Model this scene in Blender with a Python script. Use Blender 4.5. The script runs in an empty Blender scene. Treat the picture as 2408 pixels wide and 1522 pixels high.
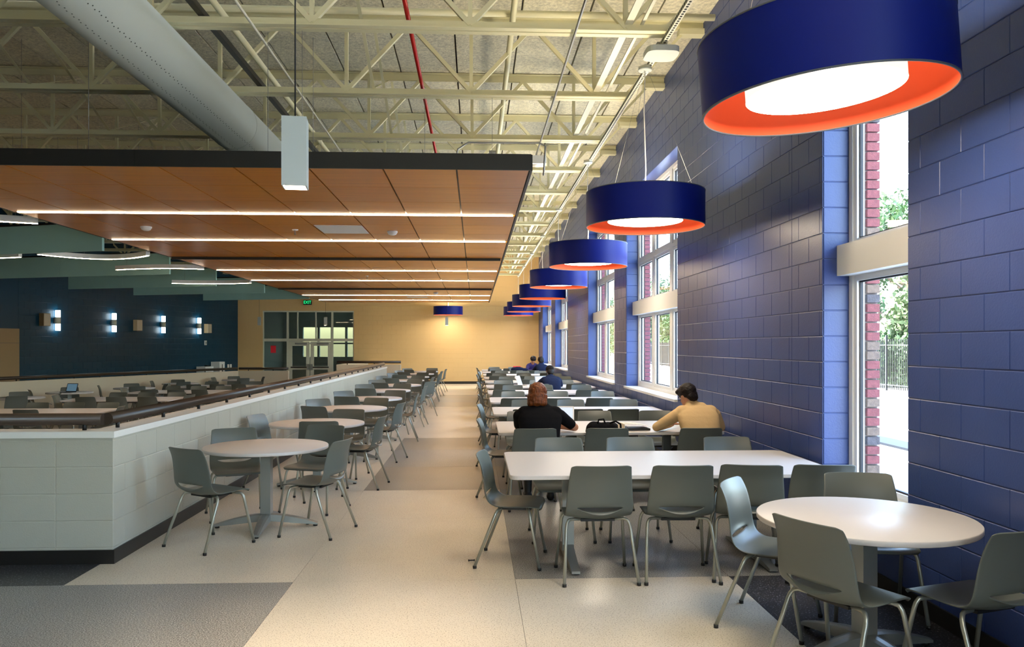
import bpy, bmesh, math, random
import numpy as np
from mathutils import Vector, Matrix
random.seed(7)
PI = math.pi
R = math.radians
scene = bpy.context.scene
COL = scene.collection

# ------------------------------------------------------------------ camera, world, sun, exposure
cam_data = bpy.data.cameras.new('camera')
cam = bpy.data.objects.new('camera', cam_data)
COL.objects.link(cam)
cam.location = (0, 0, 1.65)
cam.rotation_euler = (PI / 2, 0, -math.atan(86 / 1850))
cam_data.sensor_width = 36
cam_data.lens = 1850 / 2408 * 36
cam_data.shift_y = 52 / 2408
cam_data.clip_end = 500
scene.camera = cam

world = bpy.data.worlds.new('World')
scene.world = world
world.use_nodes = True
wn = world.node_tree.nodes
sky = wn.new('ShaderNodeTexSky')
sky.sky_type = 'NISHITA'
sky.sun_disc = False
sky.sun_elevation = R(52)
sky.sun_rotation = R(-75)
sky.air_density = 1.2
sky.dust_density = 2.5
sky.ozone_density = 0.6
world.node_tree.links.new(sky.outputs[0], wn['Background'].inputs[0])
wn['Background'].inputs[1].default_value = 4.0

sun_data = bpy.data.lights.new('sun', 'SUN')
sun = bpy.data.objects.new('sun', sun_data)
COL.objects.link(sun)
sun_data.energy = 15.0
sun_data.angle = R(0.6)
sun_data.color = (1, 0.96, 0.88)
sun.rotation_euler = Vector((0.6, -0.04, -0.8)).to_track_quat('-Z', 'Y').to_euler()

vs = scene.view_settings
vs.view_transform = 'Standard'
vs.look = 'None'
vs.exposure = -0.18
vs.gamma = 1.0
vs.use_curve_mapping = False

PENDANT_DOWN = 36.0
PENDANT_UP = 42.0
STRIP = 32.0


# ------------------------------------------------------------------ materials
def mat(name, col, rough=0.5, metal=0.0, spec=0.5, bump=0.0, bscale=60.0, var=0.0, vscale=8.0, emit=None, estr=0.0, coat=0.0, sheen=0.0):
    m = bpy.data.materials.new(name)
    m.use_nodes = True
    nt = m.node_tree
    b = nt.nodes['Principled BSDF']
    b.inputs['Base Color'].default_value = (*col, 1)
    b.inputs['Roughness'].default_value = rough
    b.inputs['Metallic'].default_value = metal
    b.inputs['Specular IOR Level'].default_value = spec
    if coat:
        b.inputs['Coat Weight'].default_value = coat
        b.inputs['Coat Roughness'].default_value = 0.15
    if sheen:
        b.inputs['Sheen Weight'].default_value = sheen
    if emit:
        b.inputs['Emission Color'].default_value = (*emit, 1)
        b.inputs['Emission Strength'].default_value = estr
    if bump or var:
        geo = nt.nodes.new('ShaderNodeNewGeometry')
    if bump:
        n = nt.nodes.new('ShaderNodeTexNoise')
        n.inputs['Scale'].default_value = bscale
        n.inputs['Detail'].default_value = 4
        nt.links.new(geo.outputs['Position'], n.inputs['Vector'])
        bp = nt.nodes.new('ShaderNodeBump')
        bp.inputs['Strength'].default_value = bump
        bp.inputs['Distance'].default_value = 0.01
        nt.links.new(n.outputs['Fac'], bp.inputs['Height'])
        nt.links.new(bp.outputs['Normal'], b.inputs['Normal'])
    if var:
        n2 = nt.nodes.new('ShaderNodeTexNoise')
        n2.inputs['Scale'].default_value = vscale
        n2.inputs['Detail'].default_value = 3
        nt.links.new(geo.outputs['Position'], n2.inputs['Vector'])
        rp = nt.nodes.new('ShaderNodeMapRange')
        rp.inputs['From Min'].default_value = 0.3
        rp.inputs['From Max'].default_value = 0.7
        rp.inputs['To Min'].default_value = 1 - var
        rp.inputs['To Max'].default_value = 1 + var
        nt.links.new(n2.outputs['Fac'], rp.inputs['Value'])
        mx = nt.nodes.new('ShaderNodeMix')
        mx.data_type = 'RGBA'
        mx.blend_type = 'MULTIPLY'
        mx.inputs[0].default_value = 1
        mx.inputs[6].default_value = (*col, 1)
        nt.links.new(rp.outputs[0], mx.inputs[7])
        nt.links.new(mx.outputs[2], b.inputs['Base Color'])
    return m


def terrazzo(name, base, dark, light, fd=0.36, fl=0.66, rough=0.27, scale=190):
    """vinyl tile with chips: two noises pick dark and light chips"""
    m = bpy.data.materials.new(name)
    m.use_nodes = True
    nt = m.node_tree
    b = nt.nodes['Principled BSDF']
    geo = nt.nodes.new('ShaderNodeNewGeometry')
    v = nt.nodes.new('ShaderNodeTexNoise')
    v.inputs['Scale'].default_value = scale
    v.inputs['Detail'].default_value = 2
    nt.links.new(geo.outputs['Position'], v.inputs['Vector'])
    cr = nt.nodes.new('ShaderNodeValToRGB')
    e = cr.color_ramp.elements
    e[0].position = fd - 0.03
    e[0].color = (*dark, 1)
    e[1].position = fd + 0.02
    e[1].color = (*base, 1)
    a = cr.color_ramp.elements.new(fl - 0.02)
    a.color = (*base, 1)
    c = cr.color_ramp.elements.new(fl + 0.03)
    c.color = (*light, 1)
    nt.links.new(v.outputs['Fac'], cr.inputs['Fac'])
    n2 = nt.nodes.new('ShaderNodeTexNoise')
    n2.inputs['Scale'].default_value = 1.3
    n2.inputs['Detail'].default_value = 3
    nt.links.new(geo.outputs['Position'], n2.inputs['Vector'])
    rp = nt.nodes.new('ShaderNodeMapRange')
    rp.inputs['From Min'].default_value = 0.3
    rp.inputs['From Max'].default_value = 0.7
    rp.inputs['To Min'].default_value = 0.93
    rp.inputs['To Max'].default_value = 1.05
    nt.links.new(n2.outputs['Fac'], rp.inputs['Value'])
    mx = nt.nodes.new('ShaderNodeMix')
    mx.data_type = 'RGBA'
    mx.blend_type = 'MULTIPLY'
    mx.inputs[0].default_value = 1
    nt.links.new(cr.outputs['Color'], mx.inputs[6])
    nt.links.new(rp.outputs[0], mx.inputs[7])
    nt.links.new(mx.outputs[2], b.inputs['Base Color'])
    rr = nt.nodes.new('ShaderNodeMapRange')
    rr.inputs['To Min'].default_value = rough + 0.04
    rr.inputs['To Max'].default_value = rough + 0.05
    nt.links.new(n2.outputs['Fac'], rr.inputs['Value'])
    nt.links.new(rr.outputs[0], b.inputs['Roughness'])
    b.inputs['Specular IOR Level'].default_value = 0.5
    return m


def wood(name, c1, c2, rough=0.35):
    m = bpy.data.materials.new(name)
    m.use_nodes = True
    nt = m.node_tree
    b = nt.nodes['Principled BSDF']
    geo = nt.nodes.new('ShaderNodeNewGeometry')
    mp = nt.nodes.new('ShaderNodeMapping')
    mp.inputs['Scale'].default_value = (0.6, 22, 22)
    nt.links.new(geo.outputs['Position'], mp.inputs['Vector'])
    n = nt.nodes.new('ShaderNodeTexNoise')
    n.inputs['Scale'].default_value = 2.2
    n.inputs['Detail'].default_value = 5
    nt.links.new(mp.outputs[0], n.inputs['Vector'])
    oi = nt.nodes.new('ShaderNodeObjectInfo')
    ad = nt.nodes.new('ShaderNodeMath')
    ad.operation = 'MULTIPLY_ADD'
    ad.inputs[1].default_value = 0.35
    nt.links.new(oi.outputs['Random'], ad.inputs[0])
    nt.links.new(n.outputs['Fac'], ad.inputs[2])
    cr = nt.nodes.new('ShaderNodeValToRGB')
    e = cr.color_ramp.elements
    e[0].position = 0.35
    e[0].color = (*c1, 1)
    e[1].position = 0.95
    e[1].color = (*c2, 1)
    nt.links.new(ad.outputs[0], cr.inputs['Fac'])
    nt.links.new(cr.outputs['Color'], b.inputs['Base Color'])
    b.inputs['Roughness'].default_value = rough
    return m


def emitter(name, col, strength):
    m = bpy.data.materials.new(name)
    m.use_nodes = True
    nt = m.node_tree
    nt.nodes.remove(nt.nodes['Principled BSDF'])
    e = nt.nodes.new('ShaderNodeEmission')
    e.inputs[0].default_value = (*col, 1)
    e.inputs[1].default_value = strength
    nt.links.new(e.outputs[0], nt.nodes['Material Output'].inputs[0])
    return m


def glass(name, tint=(0.93, 0.98, 0.98), refl=1.0):
    m = bpy.data.materials.new(name)
    m.use_nodes = True
    nt = m.node_tree
    nt.nodes.remove(nt.nodes['Principled BSDF'])
    t = nt.nodes.new('ShaderNodeBsdfTransparent')
    t.inputs[0].default_value = (*tint, 1)
    g = nt.nodes.new('ShaderNodeBsdfGlossy')
    g.inputs['Roughness'].default_value = 0.02
    fr = nt.nodes.new('ShaderNodeFresnel')
    fr.inputs[0].default_value = 1.45
    mul = nt.nodes.new('ShaderNodeMath')
    mul.operation = 'MULTIPLY'
    mul.inputs[1].default_value = refl
    nt.links.new(fr.outputs[0], mul.inputs[0])
    mx = nt.nodes.new('ShaderNodeMixShader')
    nt.links.new(mul.outputs[0], mx.inputs[0])
    nt.links.new(t.outputs[0], mx.inputs[1])
    nt.links.new(g.outputs[0], mx.inputs[2])
    nt.links.new(mx.outputs[0], nt.nodes['Material Output'].inputs[0])
    return m


M = {}
M['blue'] = mat('blue_paint', (0.028, 0.057, 0.205), 0.36, bump=0.10, bscale=90, var=0.05, vscale=3)
M['navy'] = mat('navy_paint', (0.0, 0.036, 0.072), 0.34, spec=0.3, bump=0.10, bscale=60)
M['yellow'] = mat('yellow_paint', (0.68, 0.46, 0.20), 0.5, bump=0.08, bscale=60)
M['cream_wall'] = mat('cream_wall_paint', (0.64, 0.56, 0.42), 0.4, bump=0.08, bscale=90)
M['white_wall'] = mat('white_block_paint', (0.47, 0.465, 0.395), 0.38, bump=0.10, bscale=90)
M['base'] = mat('black_vinyl_base', (0.012, 0.011, 0.010), 0.4)
M['deck'] = mat('wood_fibre_deck', (0.70, 0.66, 0.49), 0.95, bump=0.9, bscale=45, var=0.22, vscale=26)
M['steel'] = mat('cream_painted_steel', (0.76, 0.72, 0.46), 0.45)
M['steel_white'] = mat('white_painted_steel', (0.72, 0.70, 0.56), 0.45)
M['black'] = mat('black_metal', (0.008, 0.008, 0.008), 0.45)
M['black_gloss'] = mat('dark_bronze_rail', (0.040, 0.025, 0.016), 0.33, spec=0.6)
M['duct'] = mat('grey_fabric_duct', (0.43, 0.465, 0.41), 0.6)
M['duct_hole'] = mat('dark_hole', (0.03, 0.035, 0.03), 0.9)
M['galv'] = mat('galvanised_steel', (0.32, 0.33, 0.32), 0.4, metal=0.7)
M['red_pipe'] = mat('red_paint', (0.45, 0.015, 0.012), 0.35)
M['white'] = mat('white_paint', (0.80, 0.80, 0.76), 0.4)
M['frame_white'] = mat('white_window_frame', (0.78, 0.77, 0.72), 0.35)
M['gasket'] = mat('black_gasket', (0.015, 0.015, 0.02), 0.6)
M['glass'] = glass('window_glass')
M['glass_dark'] = glass('storefront_glass', (0.72, 0.78, 0.76), 2.2)
M['glass_smoke'] = glass('smoked_glass', (0.16, 0.19, 0.15), 1.0)
M['wood'] = wood('maple_panel', (0.50, 0.155, 0.008), (0.74, 0.28, 0.018), 0.30)
M['teal'] = mat('teal_felt', (0.36, 0.62, 0.58), 0.9, bump=0.15, bscale=200)
M['shade'] = mat('blue_fabric_shade', (0.002, 0.011, 0.20), 0.5, spec=0.3)
M['liner'] = mat('orange_liner', (0.85, 0.075, 0.008), 0.6)
M['rim'] = mat('grey_rim', (0.12, 0.13, 0.15), 0.4)
M['lamp_down'] = emitter('lamp_diffuser', (1.0, 0.86, 0.66), PENDANT_DOWN)
M['lamp_up'] = emitter('lamp_uplight', (1.0, 0.86, 0.62), PENDANT_UP)
M['lamp_side'] = emitter('lamp_side', (1.0, 0.90, 0.72), 1.5)
M['strip'] = emitter('light_strip', (1.0, 0.76, 0.50), STRIP)
M['arc'] = emitter('curved_light_strip', (1.0, 0.74, 0.48), 90.0)
M['sconce'] = emitter('sconce_glow', (0.80, 0.95, 1.0), 14.0)
M['exit'] = emitter('exit_green', (0.02, 0.9, 0.25), 1.6)
M['chair'] = mat('grey_plastic', (0.108, 0.122, 0.108), 0.38, spec=0.5)
M['leg'] = mat('silver_grey_steel', (0.42, 0.43, 0.37), 0.32, metal=0.65)
M['glide'] = mat('black_glide', (0.01, 0.01, 0.01), 0.5)
M['top'] = mat('white_laminate', (0.60, 0.57, 0.555), 0.40)
M['table_leg'] = mat('silver_table_base', (0.30, 0.315, 0.30), 0.36, metal=0.55)
M['can'] = mat('silver_can', (0.40, 0.435, 0.42), 0.5)
M['can_glow'] = emitter('can_glow', (1.0, 0.78, 0.55), 0.7)
M['floor_cream'] = terrazzo('floor_cream', (0.69, 0.625, 0.51), (0.34, 0.28, 0.20), (0.75, 0.69, 0.59), 0.40, 0.66, scale=120)
M['floor_mid'] = terrazzo('floor_mid_grey', (0.30, 0.295, 0.275), (0.08, 0.08, 0.075), (0.58, 0.58, 0.55), 0.44, 0.60, scale=130)
M['floor_tan'] = terrazzo('floor_tan_grey', (0.32, 0.29, 0.235), (0.17, 0.15, 0.12), (0.46, 0.43, 0.37), 0.42, 0.62, scale=130)
M['floor_dark'] = terrazzo('floor_charcoal', (0.030, 0.031, 0.036), (0.014, 0.014, 0.018), (0.42, 0.42, 0.46), 0.40, 0.64, scale=85)
M['slab'] = mat('floor_slab', (0.12, 0.11, 0.10), 0.7)
M['tan_door'] = mat('tan_paint', (0.36, 0.24, 0.115), 0.5)
M['alu'] = mat('cream_door_frame', (0.62, 0.62, 0.50), 0.4)
M['red_sign'] = mat('red_paper', (0.85, 0.02, 0.04), 0.6)
M['screen'] = mat('laptop_screen', (0.05, 0.09, 0.13), 0.2, emit=(0.25, 0.45, 0.6), estr=0.35)
M['screen_white'] = mat('laptop_screen_white', (0.3, 0.35, 0.45), 0.2, emit=(0.75, 0.85, 1.0), estr=0.8)
M['paper'] = mat('paper', (0.85, 0.83, 0.78), 0.7)
M['brick_a'] = mat('red_brick', (0.17, 0.045, 0.045), 0.85, bump=0.5, bscale=120, var=0.2, vscale=30)
M['brick_b'] = mat('brown_brick', (0.14, 0.092, 0.066), 0.85, bump=0.5, bscale=120, var=0.25, vscale=30)
M['brick_c'] = mat('grey_brick', (0.075, 0.062, 0.066), 0.85, bump=0.5, bscale=120, var=0.25, vscale=30)
M['mortar'] = mat('mortar', (0.20, 0.165, 0.155), 0.9)
M['concrete'] = mat('sunlit_concrete', (0.70, 0.68, 0.64), 0.9, var=0.1, vscale=1)
M['asphalt'] = mat('asphalt_strip', (0.07, 0.075, 0.08), 0.9)
M['bark'] = mat('bark', (0.10, 0.075, 0.05), 0.9, bump=0.6, bscale=20)
M['leaf'] = mat('leaf_green', (0.048, 0.098, 0.026), 0.6, var=0.4, vscale=2)
M['leaf2'] = mat('leaf_olive', (0.085, 0.12, 0.045), 0.6, var=0.4, vscale=2)
M['skin'] = mat('skin', (0.50, 0.23, 0.13), 0.5)
M['skin_dark'] = mat('skin_dark', (0.20, 0.085, 0.05), 0.5)
M['black_cloth'] = mat('black_cloth', (0.0045, 0.0045, 0.006), 0.95, spec=0.15, bump=0.3, bscale=25)
M['navy_cloth'] = mat('navy_cloth', (0.006, 0.011, 0.036), 0.9, spec=0.2, bump=0.3, bscale=25)
M['purple_cloth'] = mat('purple_cloth', (0.028, 0.016, 0.11), 0.85)
M['tan_cloth'] = mat('tan_cloth', (0.56, 0.38, 0.185), 0.9, bump=0.5, bscale=14)
M['dark_trousers'] = mat('dark_trousers', (0.02, 0.018, 0.02), 0.85)
M['hair_auburn'] = mat('hair_auburn', (0.15, 0.036, 0.005), 0.38, spec=0.4, bump=1.0, bscale=55, var=0.6, vscale=45)
_nt = M['hair_auburn'].node_tree
for _n in [q for q in _nt.nodes if q.type == 'TEX_NOISE']:      # strands run up and down
    _mp = _nt.nodes.new('ShaderNodeMapping')
    _mp.inputs['Scale'].default_value = (1.6, 1.6, 0.12)
    _src = _n.inputs['Vector'].links[0].from_socket
    _nt.links.new(_src, _mp.inputs['Vector'])
    _nt.links.new(_mp.outputs[0], _n.inputs['Vector'])
M['hair_dark'] = mat('hair_dark', (0.009, 0.005, 0.004), 0.55, spec=0.25, bump=0.8, bscale=60)
M['cap_cloth'] = mat('cap_cloth', (0.012, 0.009, 0.008), 0.9, spec=0.15)
M['window_room'] = mat('vestibule_grey', (0.46, 0.48, 0.46), 0.7)


# ------------------------------------------------------------------ mesh helpers
class MB:
    def __init__(self):
        self.v = []
        self.f = []
        self.sm = []

    def add(self, verts, faces, smooth=False):
        o = len(self.v)
        self.v += [tuple(p) for p in verts]
        self.f += [tuple(i + o for i in f) for f in faces]
        self.sm += [smooth] * len(faces)
        return self

    def box(self, x0, x1, y0, y1, z0, z1, rz=0, c=None):
        v = [(x, y, z) for z in (z0, z1) for y in (y0, y1) for x in (x0, x1)]
        if rz:
            cx, cy = c or ((x0 + x1) / 2, (y0 + y1) / 2)
            s, k = math.sin(rz), math.cos(rz)
            v = [(cx + (x - cx) * k - (y - cy) * s, cy + (x - cx) * s + (y - cy) * k, z) for x, y, z in v]
        return self.add(v, [(0, 2, 3, 1), (4, 5, 7, 6), (0, 1, 5, 4), (2, 6, 7, 3), (0, 4, 6, 2), (1, 3, 7, 5)])

    def bar(self, a, b, w, h, up=(0, 0, 1)):
        """box-section bar from a to b"""
        a, b = Vector(a), Vector(b)
        d = (b - a).normalized()
        u = Vector(up)
        if abs(d.dot(u)) > 0.98:
            u = Vector((0, 1, 0))
        s = d.cross(u).normalized()
        t = s.cross(d).normalized()
        v = []
        for p in (a, b):
            for i, j in ((-1, -1), (1, -1), (1, 1), (-1, 1)):
                v.append(p + s * (w / 2 * i) + t * (h / 2 * j))
        return self.add(v, [(3, 2, 1, 0), (4, 5, 6, 7), (0, 1, 5, 4), (1, 2, 6, 5), (2, 3, 7, 6), (3, 0, 4, 7)])

    def tube(self, pts, r, n=8, caps=True):
        pts = [Vector(p) for p in pts]
        rs = r if isinstance(r, (list, tuple)) else [r] * len(pts)
        ref = None
        rings = []
        for i, p in enumerate(pts):
            d = (pts[min(i + 1, len(pts) - 1)] - pts[max(i - 1, 0)]).normalized()
            if ref is None:
                ref = Vector((0, 0, 1)) if abs(d.z) < 0.9 else Vector((1, 0, 0))
            s = d.cross(ref).normalized()
            t = s.cross(d).normalized()
            ref = t
            rings.append([p + (s * math.cos(2 * PI * k / n) + t * math.sin(2 * PI * k / n)) * rs[i] for k in range(n)])
        v = [q for ring in rings for q in ring]
        f = []
        for i in range(len(pts) - 1):
            for k in range(n):
                f.append((i * n + k, i * n + (k + 1) % n, (i + 1) * n + (k + 1) % n, (i + 1) * n + k))
        self.add(v, f, True)
        if caps:
            o = len(self.v) - len(v)
            self.f += [tuple(o + k for k in reversed(range(n))), tuple(o + (len(pts) - 1) * n + k for k in range(n))]
            self.sm += [False, False]
        return self

    def lathe(self, prof, n=32, c=(0, 0, 0), smooth=True, closed=False):
        v, f = [], []
        for r, z in prof:
            for k in range(n):
                a = 2 * PI * k / n
                v.append((c[0] + r * math.cos(a), c[1] + r * math.sin(a), c[2] + z))
        m = len(prof)
        for i in range(m if closed else m - 1):
            j = (i + 1) % m
            for k in range(n):
                f.append((i * n + k, i * n + (k + 1) % n, j * n + (k + 1) % n, j * n + k))
        return self.add(v, f, smooth)

    def disc(self, r, z, n=32, c=(0, 0), down=False):
        v = [(c[0] + r * math.cos(2 * PI * k / n), c[1] + r * math.sin(2 * PI * k / n), z) for k in range(n)]
        f = tuple(range(n))
        return self.add(v, [tuple(reversed(f)) if down else f])

    def prism(self, poly, z0, z1):
        n = len(poly)
        v = [(x, y, z0) for x, y in poly] + [(x, y, z1) for x, y in poly]
        f = [tuple(reversed(range(n))), tuple(range(n, 2 * n))]
        f += [(i, (i + 1) % n, n + (i + 1) % n, n + i) for i in range(n)]
        return self.add(v, f)

    def mesh(self, name, m):
        me = bpy.data.meshes.new(name)
        me.from_pydata(self.v, [], self.f)
        me.polygons.foreach_set('use_smooth', self.sm)
        ms = m if isinstance(m, (list, tuple)) else [m]
        for q in ms:
            me.materials.append(M[q] if isinstance(q, str) else q)
        me.update()
        return me

    def build(self, name, m, parent=None, loc=None, rz=0):
        return put(name, self.mesh(name, m), parent, loc, rz)


def put(name, me, parent=None, loc=None, rz=0):
    o = bpy.data.objects.new(name, me)
    COL.objects.link(o)
    if parent:
        o.parent = parent
    if loc:
        o.location = loc
    if rz:
        o.rotation_euler = (0, 0, rz)
    return o


def tag(o, label, cat, group=None):
    o['label'] = label
    o['category'] = cat
    if group:
        o['group'] = group
    return o


def thing(name, label, cat, loc=(0, 0, 0), rz=0, group=None):
    o = bpy.data.objects.new(name, None)
    COL.objects.link(o)
    o.location = loc
    o.rotation_euler = (0, 0, rz)
    return tag(o, label, cat, group)


def struct(o, label=None):
    o['kind'] = 'structure'
    if label:
        o['label'] = label
    return o


def empty_struct(name, label=None):
    o = bpy.data.objects.new(name, None)
    COL.objects.link(o)
    return struct(o, label)


def dup(root, loc, rz, label, group=None):
    r = root.copy()
    COL.objects.link(r)
    r.location = loc
    r.rotation_euler = (0, 0, rz)
    r['label'] = label
    if group:
        r['group'] = group
    for ch in root.children:
        c = ch.copy()
        COL.objects.link(c)
        c.parent = r
        for g in ch.children:
            d = g.copy()
            COL.objects.link(d)
            d.parent = c
    return r


def purge(root):
    for ch in list(root.children):
        for g in list(ch.children):
            bpy.data.objects.remove(g)
        bpy.data.objects.remove(ch)
    bpy.data.objects.remove(root)


def bake(o):
    """apply an object's modifiers into a plain mesh"""
    dg = bpy.context.evaluated_depsgraph_get()
    dg.update()
    me = bpy.data.meshes.new_from_object(o.evaluated_get(dg))
    o.modifiers.clear()
    o.data = me
    return o


ORD = ['first', 'second', 'third', 'fourth', 'fifth', 'sixth', 'seventh', 'eighth', 'ninth', 'tenth', 'eleventh', 'twelfth',
       'thirteenth', 'fourteenth', 'fifteenth']

# ------------------------------------------------------------------ block walls
BW, BH = 0.4064, 0.2032
_block_cache = {}


def block_mesh(w, h, m, proud=0.006, j=0.0025, bev=0.004):
    key = (round(w, 3), round(h, 3), m)
    if m != 'blue':
        proud, j, bev = 0.005, 0.0022, 0.0035
    if key not in _block_cache:
        a, c = w / 2 - j * 0.5, h / 2 - j
        a2, c2 = a - bev * 0.7, c - bev
        v = [(-a, 0, -c), (a, 0, -c), (a, 0, c), (-a, 0, c),
             (-a, -proud * 0.55, -c), (a, -proud * 0.55, -c), (a, -proud * 0.55, c), (-a, -proud * 0.55, c),
             (-a2, -proud, -c2), (a2, -proud, -c2), (a2, -proud, c2), (-a2, -proud, c2)]
        f = [(8, 9, 10, 11)]
        for o in (0, 4):
            f += [(o + i, o + (i + 1) % 4, o + 4 + (i + 1) % 4, o + 4 + i) for i in range(4)]
        mb = MB().add(v, f)
        _block_cache[key] = mb.mesh('block', m)
    return _block_cache[key]


def blocks(parent, p0, p1, z0, z1, rz, m, holes=(), breaks=(), bond=True, limit=300, vstart=0.1):
    """blocks on the wall line p0->p1 (2-D), face turned by rz; the nearest ones as parts, the rest joined"""
    p0, p1 = Vector(p0), Vector(p1)
    L = (p1 - p0).length
    d = (p1 - p0) / L
    out = []
    k = 0
    v = vstart
    while v < z1 - 0.01:
        va, vb = max(v, z0), min(v + BH, z1)
        if vb - va > 0.03:
            off = (BW / 2 if (k % 2 and bond) else 0)
            cuts = {0.0, L}
            u = off
            while u < L:
                if u > 0.06 and u < L - 0.06:
                    cuts.add(round(u, 4))
                u += BW
            for b in breaks:
                cuts = {c for c in cuts if abs(c - b) > 0.05} | {b}
            vm = (va + vb) / 2
            for h in holes:
                if h[2] < vm < h[3]:
                    cuts = {c for c in cuts if abs(c - h[0]) > 0.05 and abs(c - h[1]) > 0.05} | {h[0], h[1]}
            cs = sorted(cuts)
            for a, b in zip(cs, cs[1:]):
                um = (a + b) / 2
                if any(h[0] < um < h[1] and h[2] < vm < h[3] for h in holes):
                    continue
                out.append((um, vm, b - a, vb - va))
        v += BH
        k += 1

    def dist(q):
        p = p0 + d * q[0]
        return math.hypot(p.x, p.y) + (100 if p.y < 3.6 else 0) + abs(q[1] - 1.6) * 0.3
    out.sort(key=dist)
    rest = MB()
    c, s = math.cos(rz), math.sin(rz)
    for i, (u, vv, w, h) in enumerate(out):
        p = p0 + d * u
        me = block_mesh(w, h, m)
        if i < limit:
            put('block', me, parent, (p.x, p.y, vv), rz)
        else:
            rest.add([(p.x + q.co.x * c - q.co.y * s, p.y + q.co.x * s + q.co.y * c, vv + q.co.z) for q in me.vertices],
                     [tuple(pp.vertices) for pp in me.polygons])
    if rest.v:
        o = rest.build('remaining_blocks', m, parent)
        o['kind'] = 'stuff'


# ------------------------------------------------------------------ room shell
XW = 2.74          # face of the blue wall
YF = 34.0          # face of the far wall
ZC = 5.55          # underside of the deck
ZP = -0.30         # sunken floor
XK = -2.74         # face of the low wall beside the aisle
YK = 6.09          # face of the low wall in front

# floor: slab pieces under separate sheet fields
floor = MB()
floor.box(XK - 0.02, 3.2, -9, YF + 0.1, -0.45, -0.006)
floor.box(-16, XK - 0.02, -9, YK + 0.21, -0.45, -0.006)
floor.box(-4.7, XK - 0.02, 27.0, YF + 0.1, -0.45, -0.006)
floor = struct(floor.build('floor', 'slab'))
XS = [-16, -2.83, -1.27, 0.28, 1.81, XW + 0.01]
YS = [-9, 5.55, 7.55, 9.02, 10.75, 12.5, 14.1, 21.3, 23.0, 24.8, 26.4, YF]
cells = {}
for i in range(5):
    for j in range(len(YS) - 1):
        cells[i, j] = 'floor_cream'
for i in (0, 1):
    cells[i, 0] = 'floor_mid'
for j in (1,):
    cells[0, j] = 'floor_dark'
for i in (2, 3, 4):
    cells[i, 3] = 'floor_tan'
    cells[i, 4] = 'floor_mid'
    cells[i, 5] = 'floor_tan'
    cells[i, 7] = 'floor_tan'
    cells[i, 8] = 'floor_mid'
    cells[i, 9] = 'floor_tan'
cells[3, 1] = cells[4, 1] = 'floor_mid'
cells[3, 2] = cells[4, 2] = 'floor_mid'
cells[4, 0] = 'floor_dark'
for (i, j), mm in cells.items():
    x0, x1, y0, y1 = XS[i], XS[i + 1], YS[j], YS[j + 1]
    if i == 0:
        if j == 0:
            pass
        elif j == 1:
            y1 = YK + 0.2
        else:
            continue
    if i == 1 and j >= 1:
        x0 = XS[1] if j == 1 else XK - 0.02
        if j == 1:
            MB().box(XK - 0.02, x1, YK + 0.2, y1, -0.006, 0).build('floor_sheet', mm, floor)
            y1 = YK + 0.2
    g = 0.0012
    MB().box(x0 + g, x1 - g, y0 + g, y1 - g, -0.006, 0).build('floor_sheet', mm, floor)
MB().box(-4.7, XK - 0.02, 27.0, YF, -0.006, 0).build('floor_sheet', 'floor_cream', floor)
# two steps between the low walls
for k in (0, 1):
    MB().box(XK - 0.02 - 0.3 * (k + 1), XK - 0.02 - 0.3 * k, 24.6, 26.9, ZP, -0.10 * (k + 1)).build('step', 'floor_tan', floor)
pit = struct(MB().box(-16, XK - 0.02, YK + 0.2, YF + 0.1, ZP - 0.15, ZP).build('floor_sunken', 'floor_tan'))

# ceiling deck: panels between joists
JY = [7.4 + 1.97 * k for k in range(14)]
ceil = struct(MB().box(-16, 3.4, -9.2, YF + 0.2, ZC + 0.06, ZC + 0.2).build('ceiling', 'slab'))
rows = [-9, 5.43] + JY + [YF + 0.1]
pm = {}
for a, b in zip(rows, rows[1:]):
    x = XW + 0.2
    if a < 5:
        MB().box(-16, XW + 0.2, a, b - 0.01, ZC, ZC + 0.06).build('deck_panel', 'deck', ceil)
        continue
    while x > -15.5:
        key = round(b - a, 2)
        if key not in pm:
            pm[key] = MB().box(-0.389, 0.389, 0.01, key - 0.01, 0, 0.06).mesh('deck_panel', 'deck')
        put('deck_panel', pm[key], ceil, (x - 0.40, a, ZC + 0.004 * random.random()))
        x -= 0.80

# windows in the blue wall: (y0, y1, z0, z1, bays)
Z0, Z1 = 0.1 + 4 * BH, 0.1 + 21 * BH
WINS = [(4.87, 6.10, 0.1 + 2 * BH, Z1, 1), (10.57, 14.20, Z0, Z1, 3), (15.40, 19.03, Z0, Z1, 3),
        (23.30, 26.95, Z0, Z1, 3), (28.30, 31.95, Z0, Z1, 3), (-2.05, 1.60, Z0, Z1, 3), (-6.9, -3.25, Z0, Z1, 3)]  # last two are out of view, added to give daylight around the camera


def holed_wall(mb, x0, x1, ya, yb, za, zb, wins):
    ws = sorted(wins)
    y = ya
    for w in ws:
        mb.box(x0, x1, y, w[0], za, zb)
        mb.box(x0, x1, w[0], w[1], za, w[2])
        mb.box(x0, x1, w[0], w[1], w[3], zb)
        y = w[1]
    mb.box(x0, x1, y, yb, za, zb)


wr = MB()
holed_wall(wr, XW + 0.006, 2.96, -9, YF + 0.2, -0.4, ZC + 0.1, WINS)
wall_right = struct(wr.build('wall_right', 'blue'))
outw = MB()
holed_wall(outw, 2.96, 3.17, -9.2, YF + 0.3, -0.4, ZC + 0.4, [(a + 0.03, b - 0.03, c, d, n) for a, b, c, d, n in WINS])
outw.build('brick_backing', 'mortar', wall_right)
ys0 = 2.9
blocks(wall_right, (XW + 0.006, ys0), (XW + 0.006, YF), 0.0, ZC, -PI / 2, 'blue',
       holes=[(a - ys0, b - ys0, c, d) for a, b, c, d, n in WINS if a > 0], breaks=[6.7 - ys0])
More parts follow.
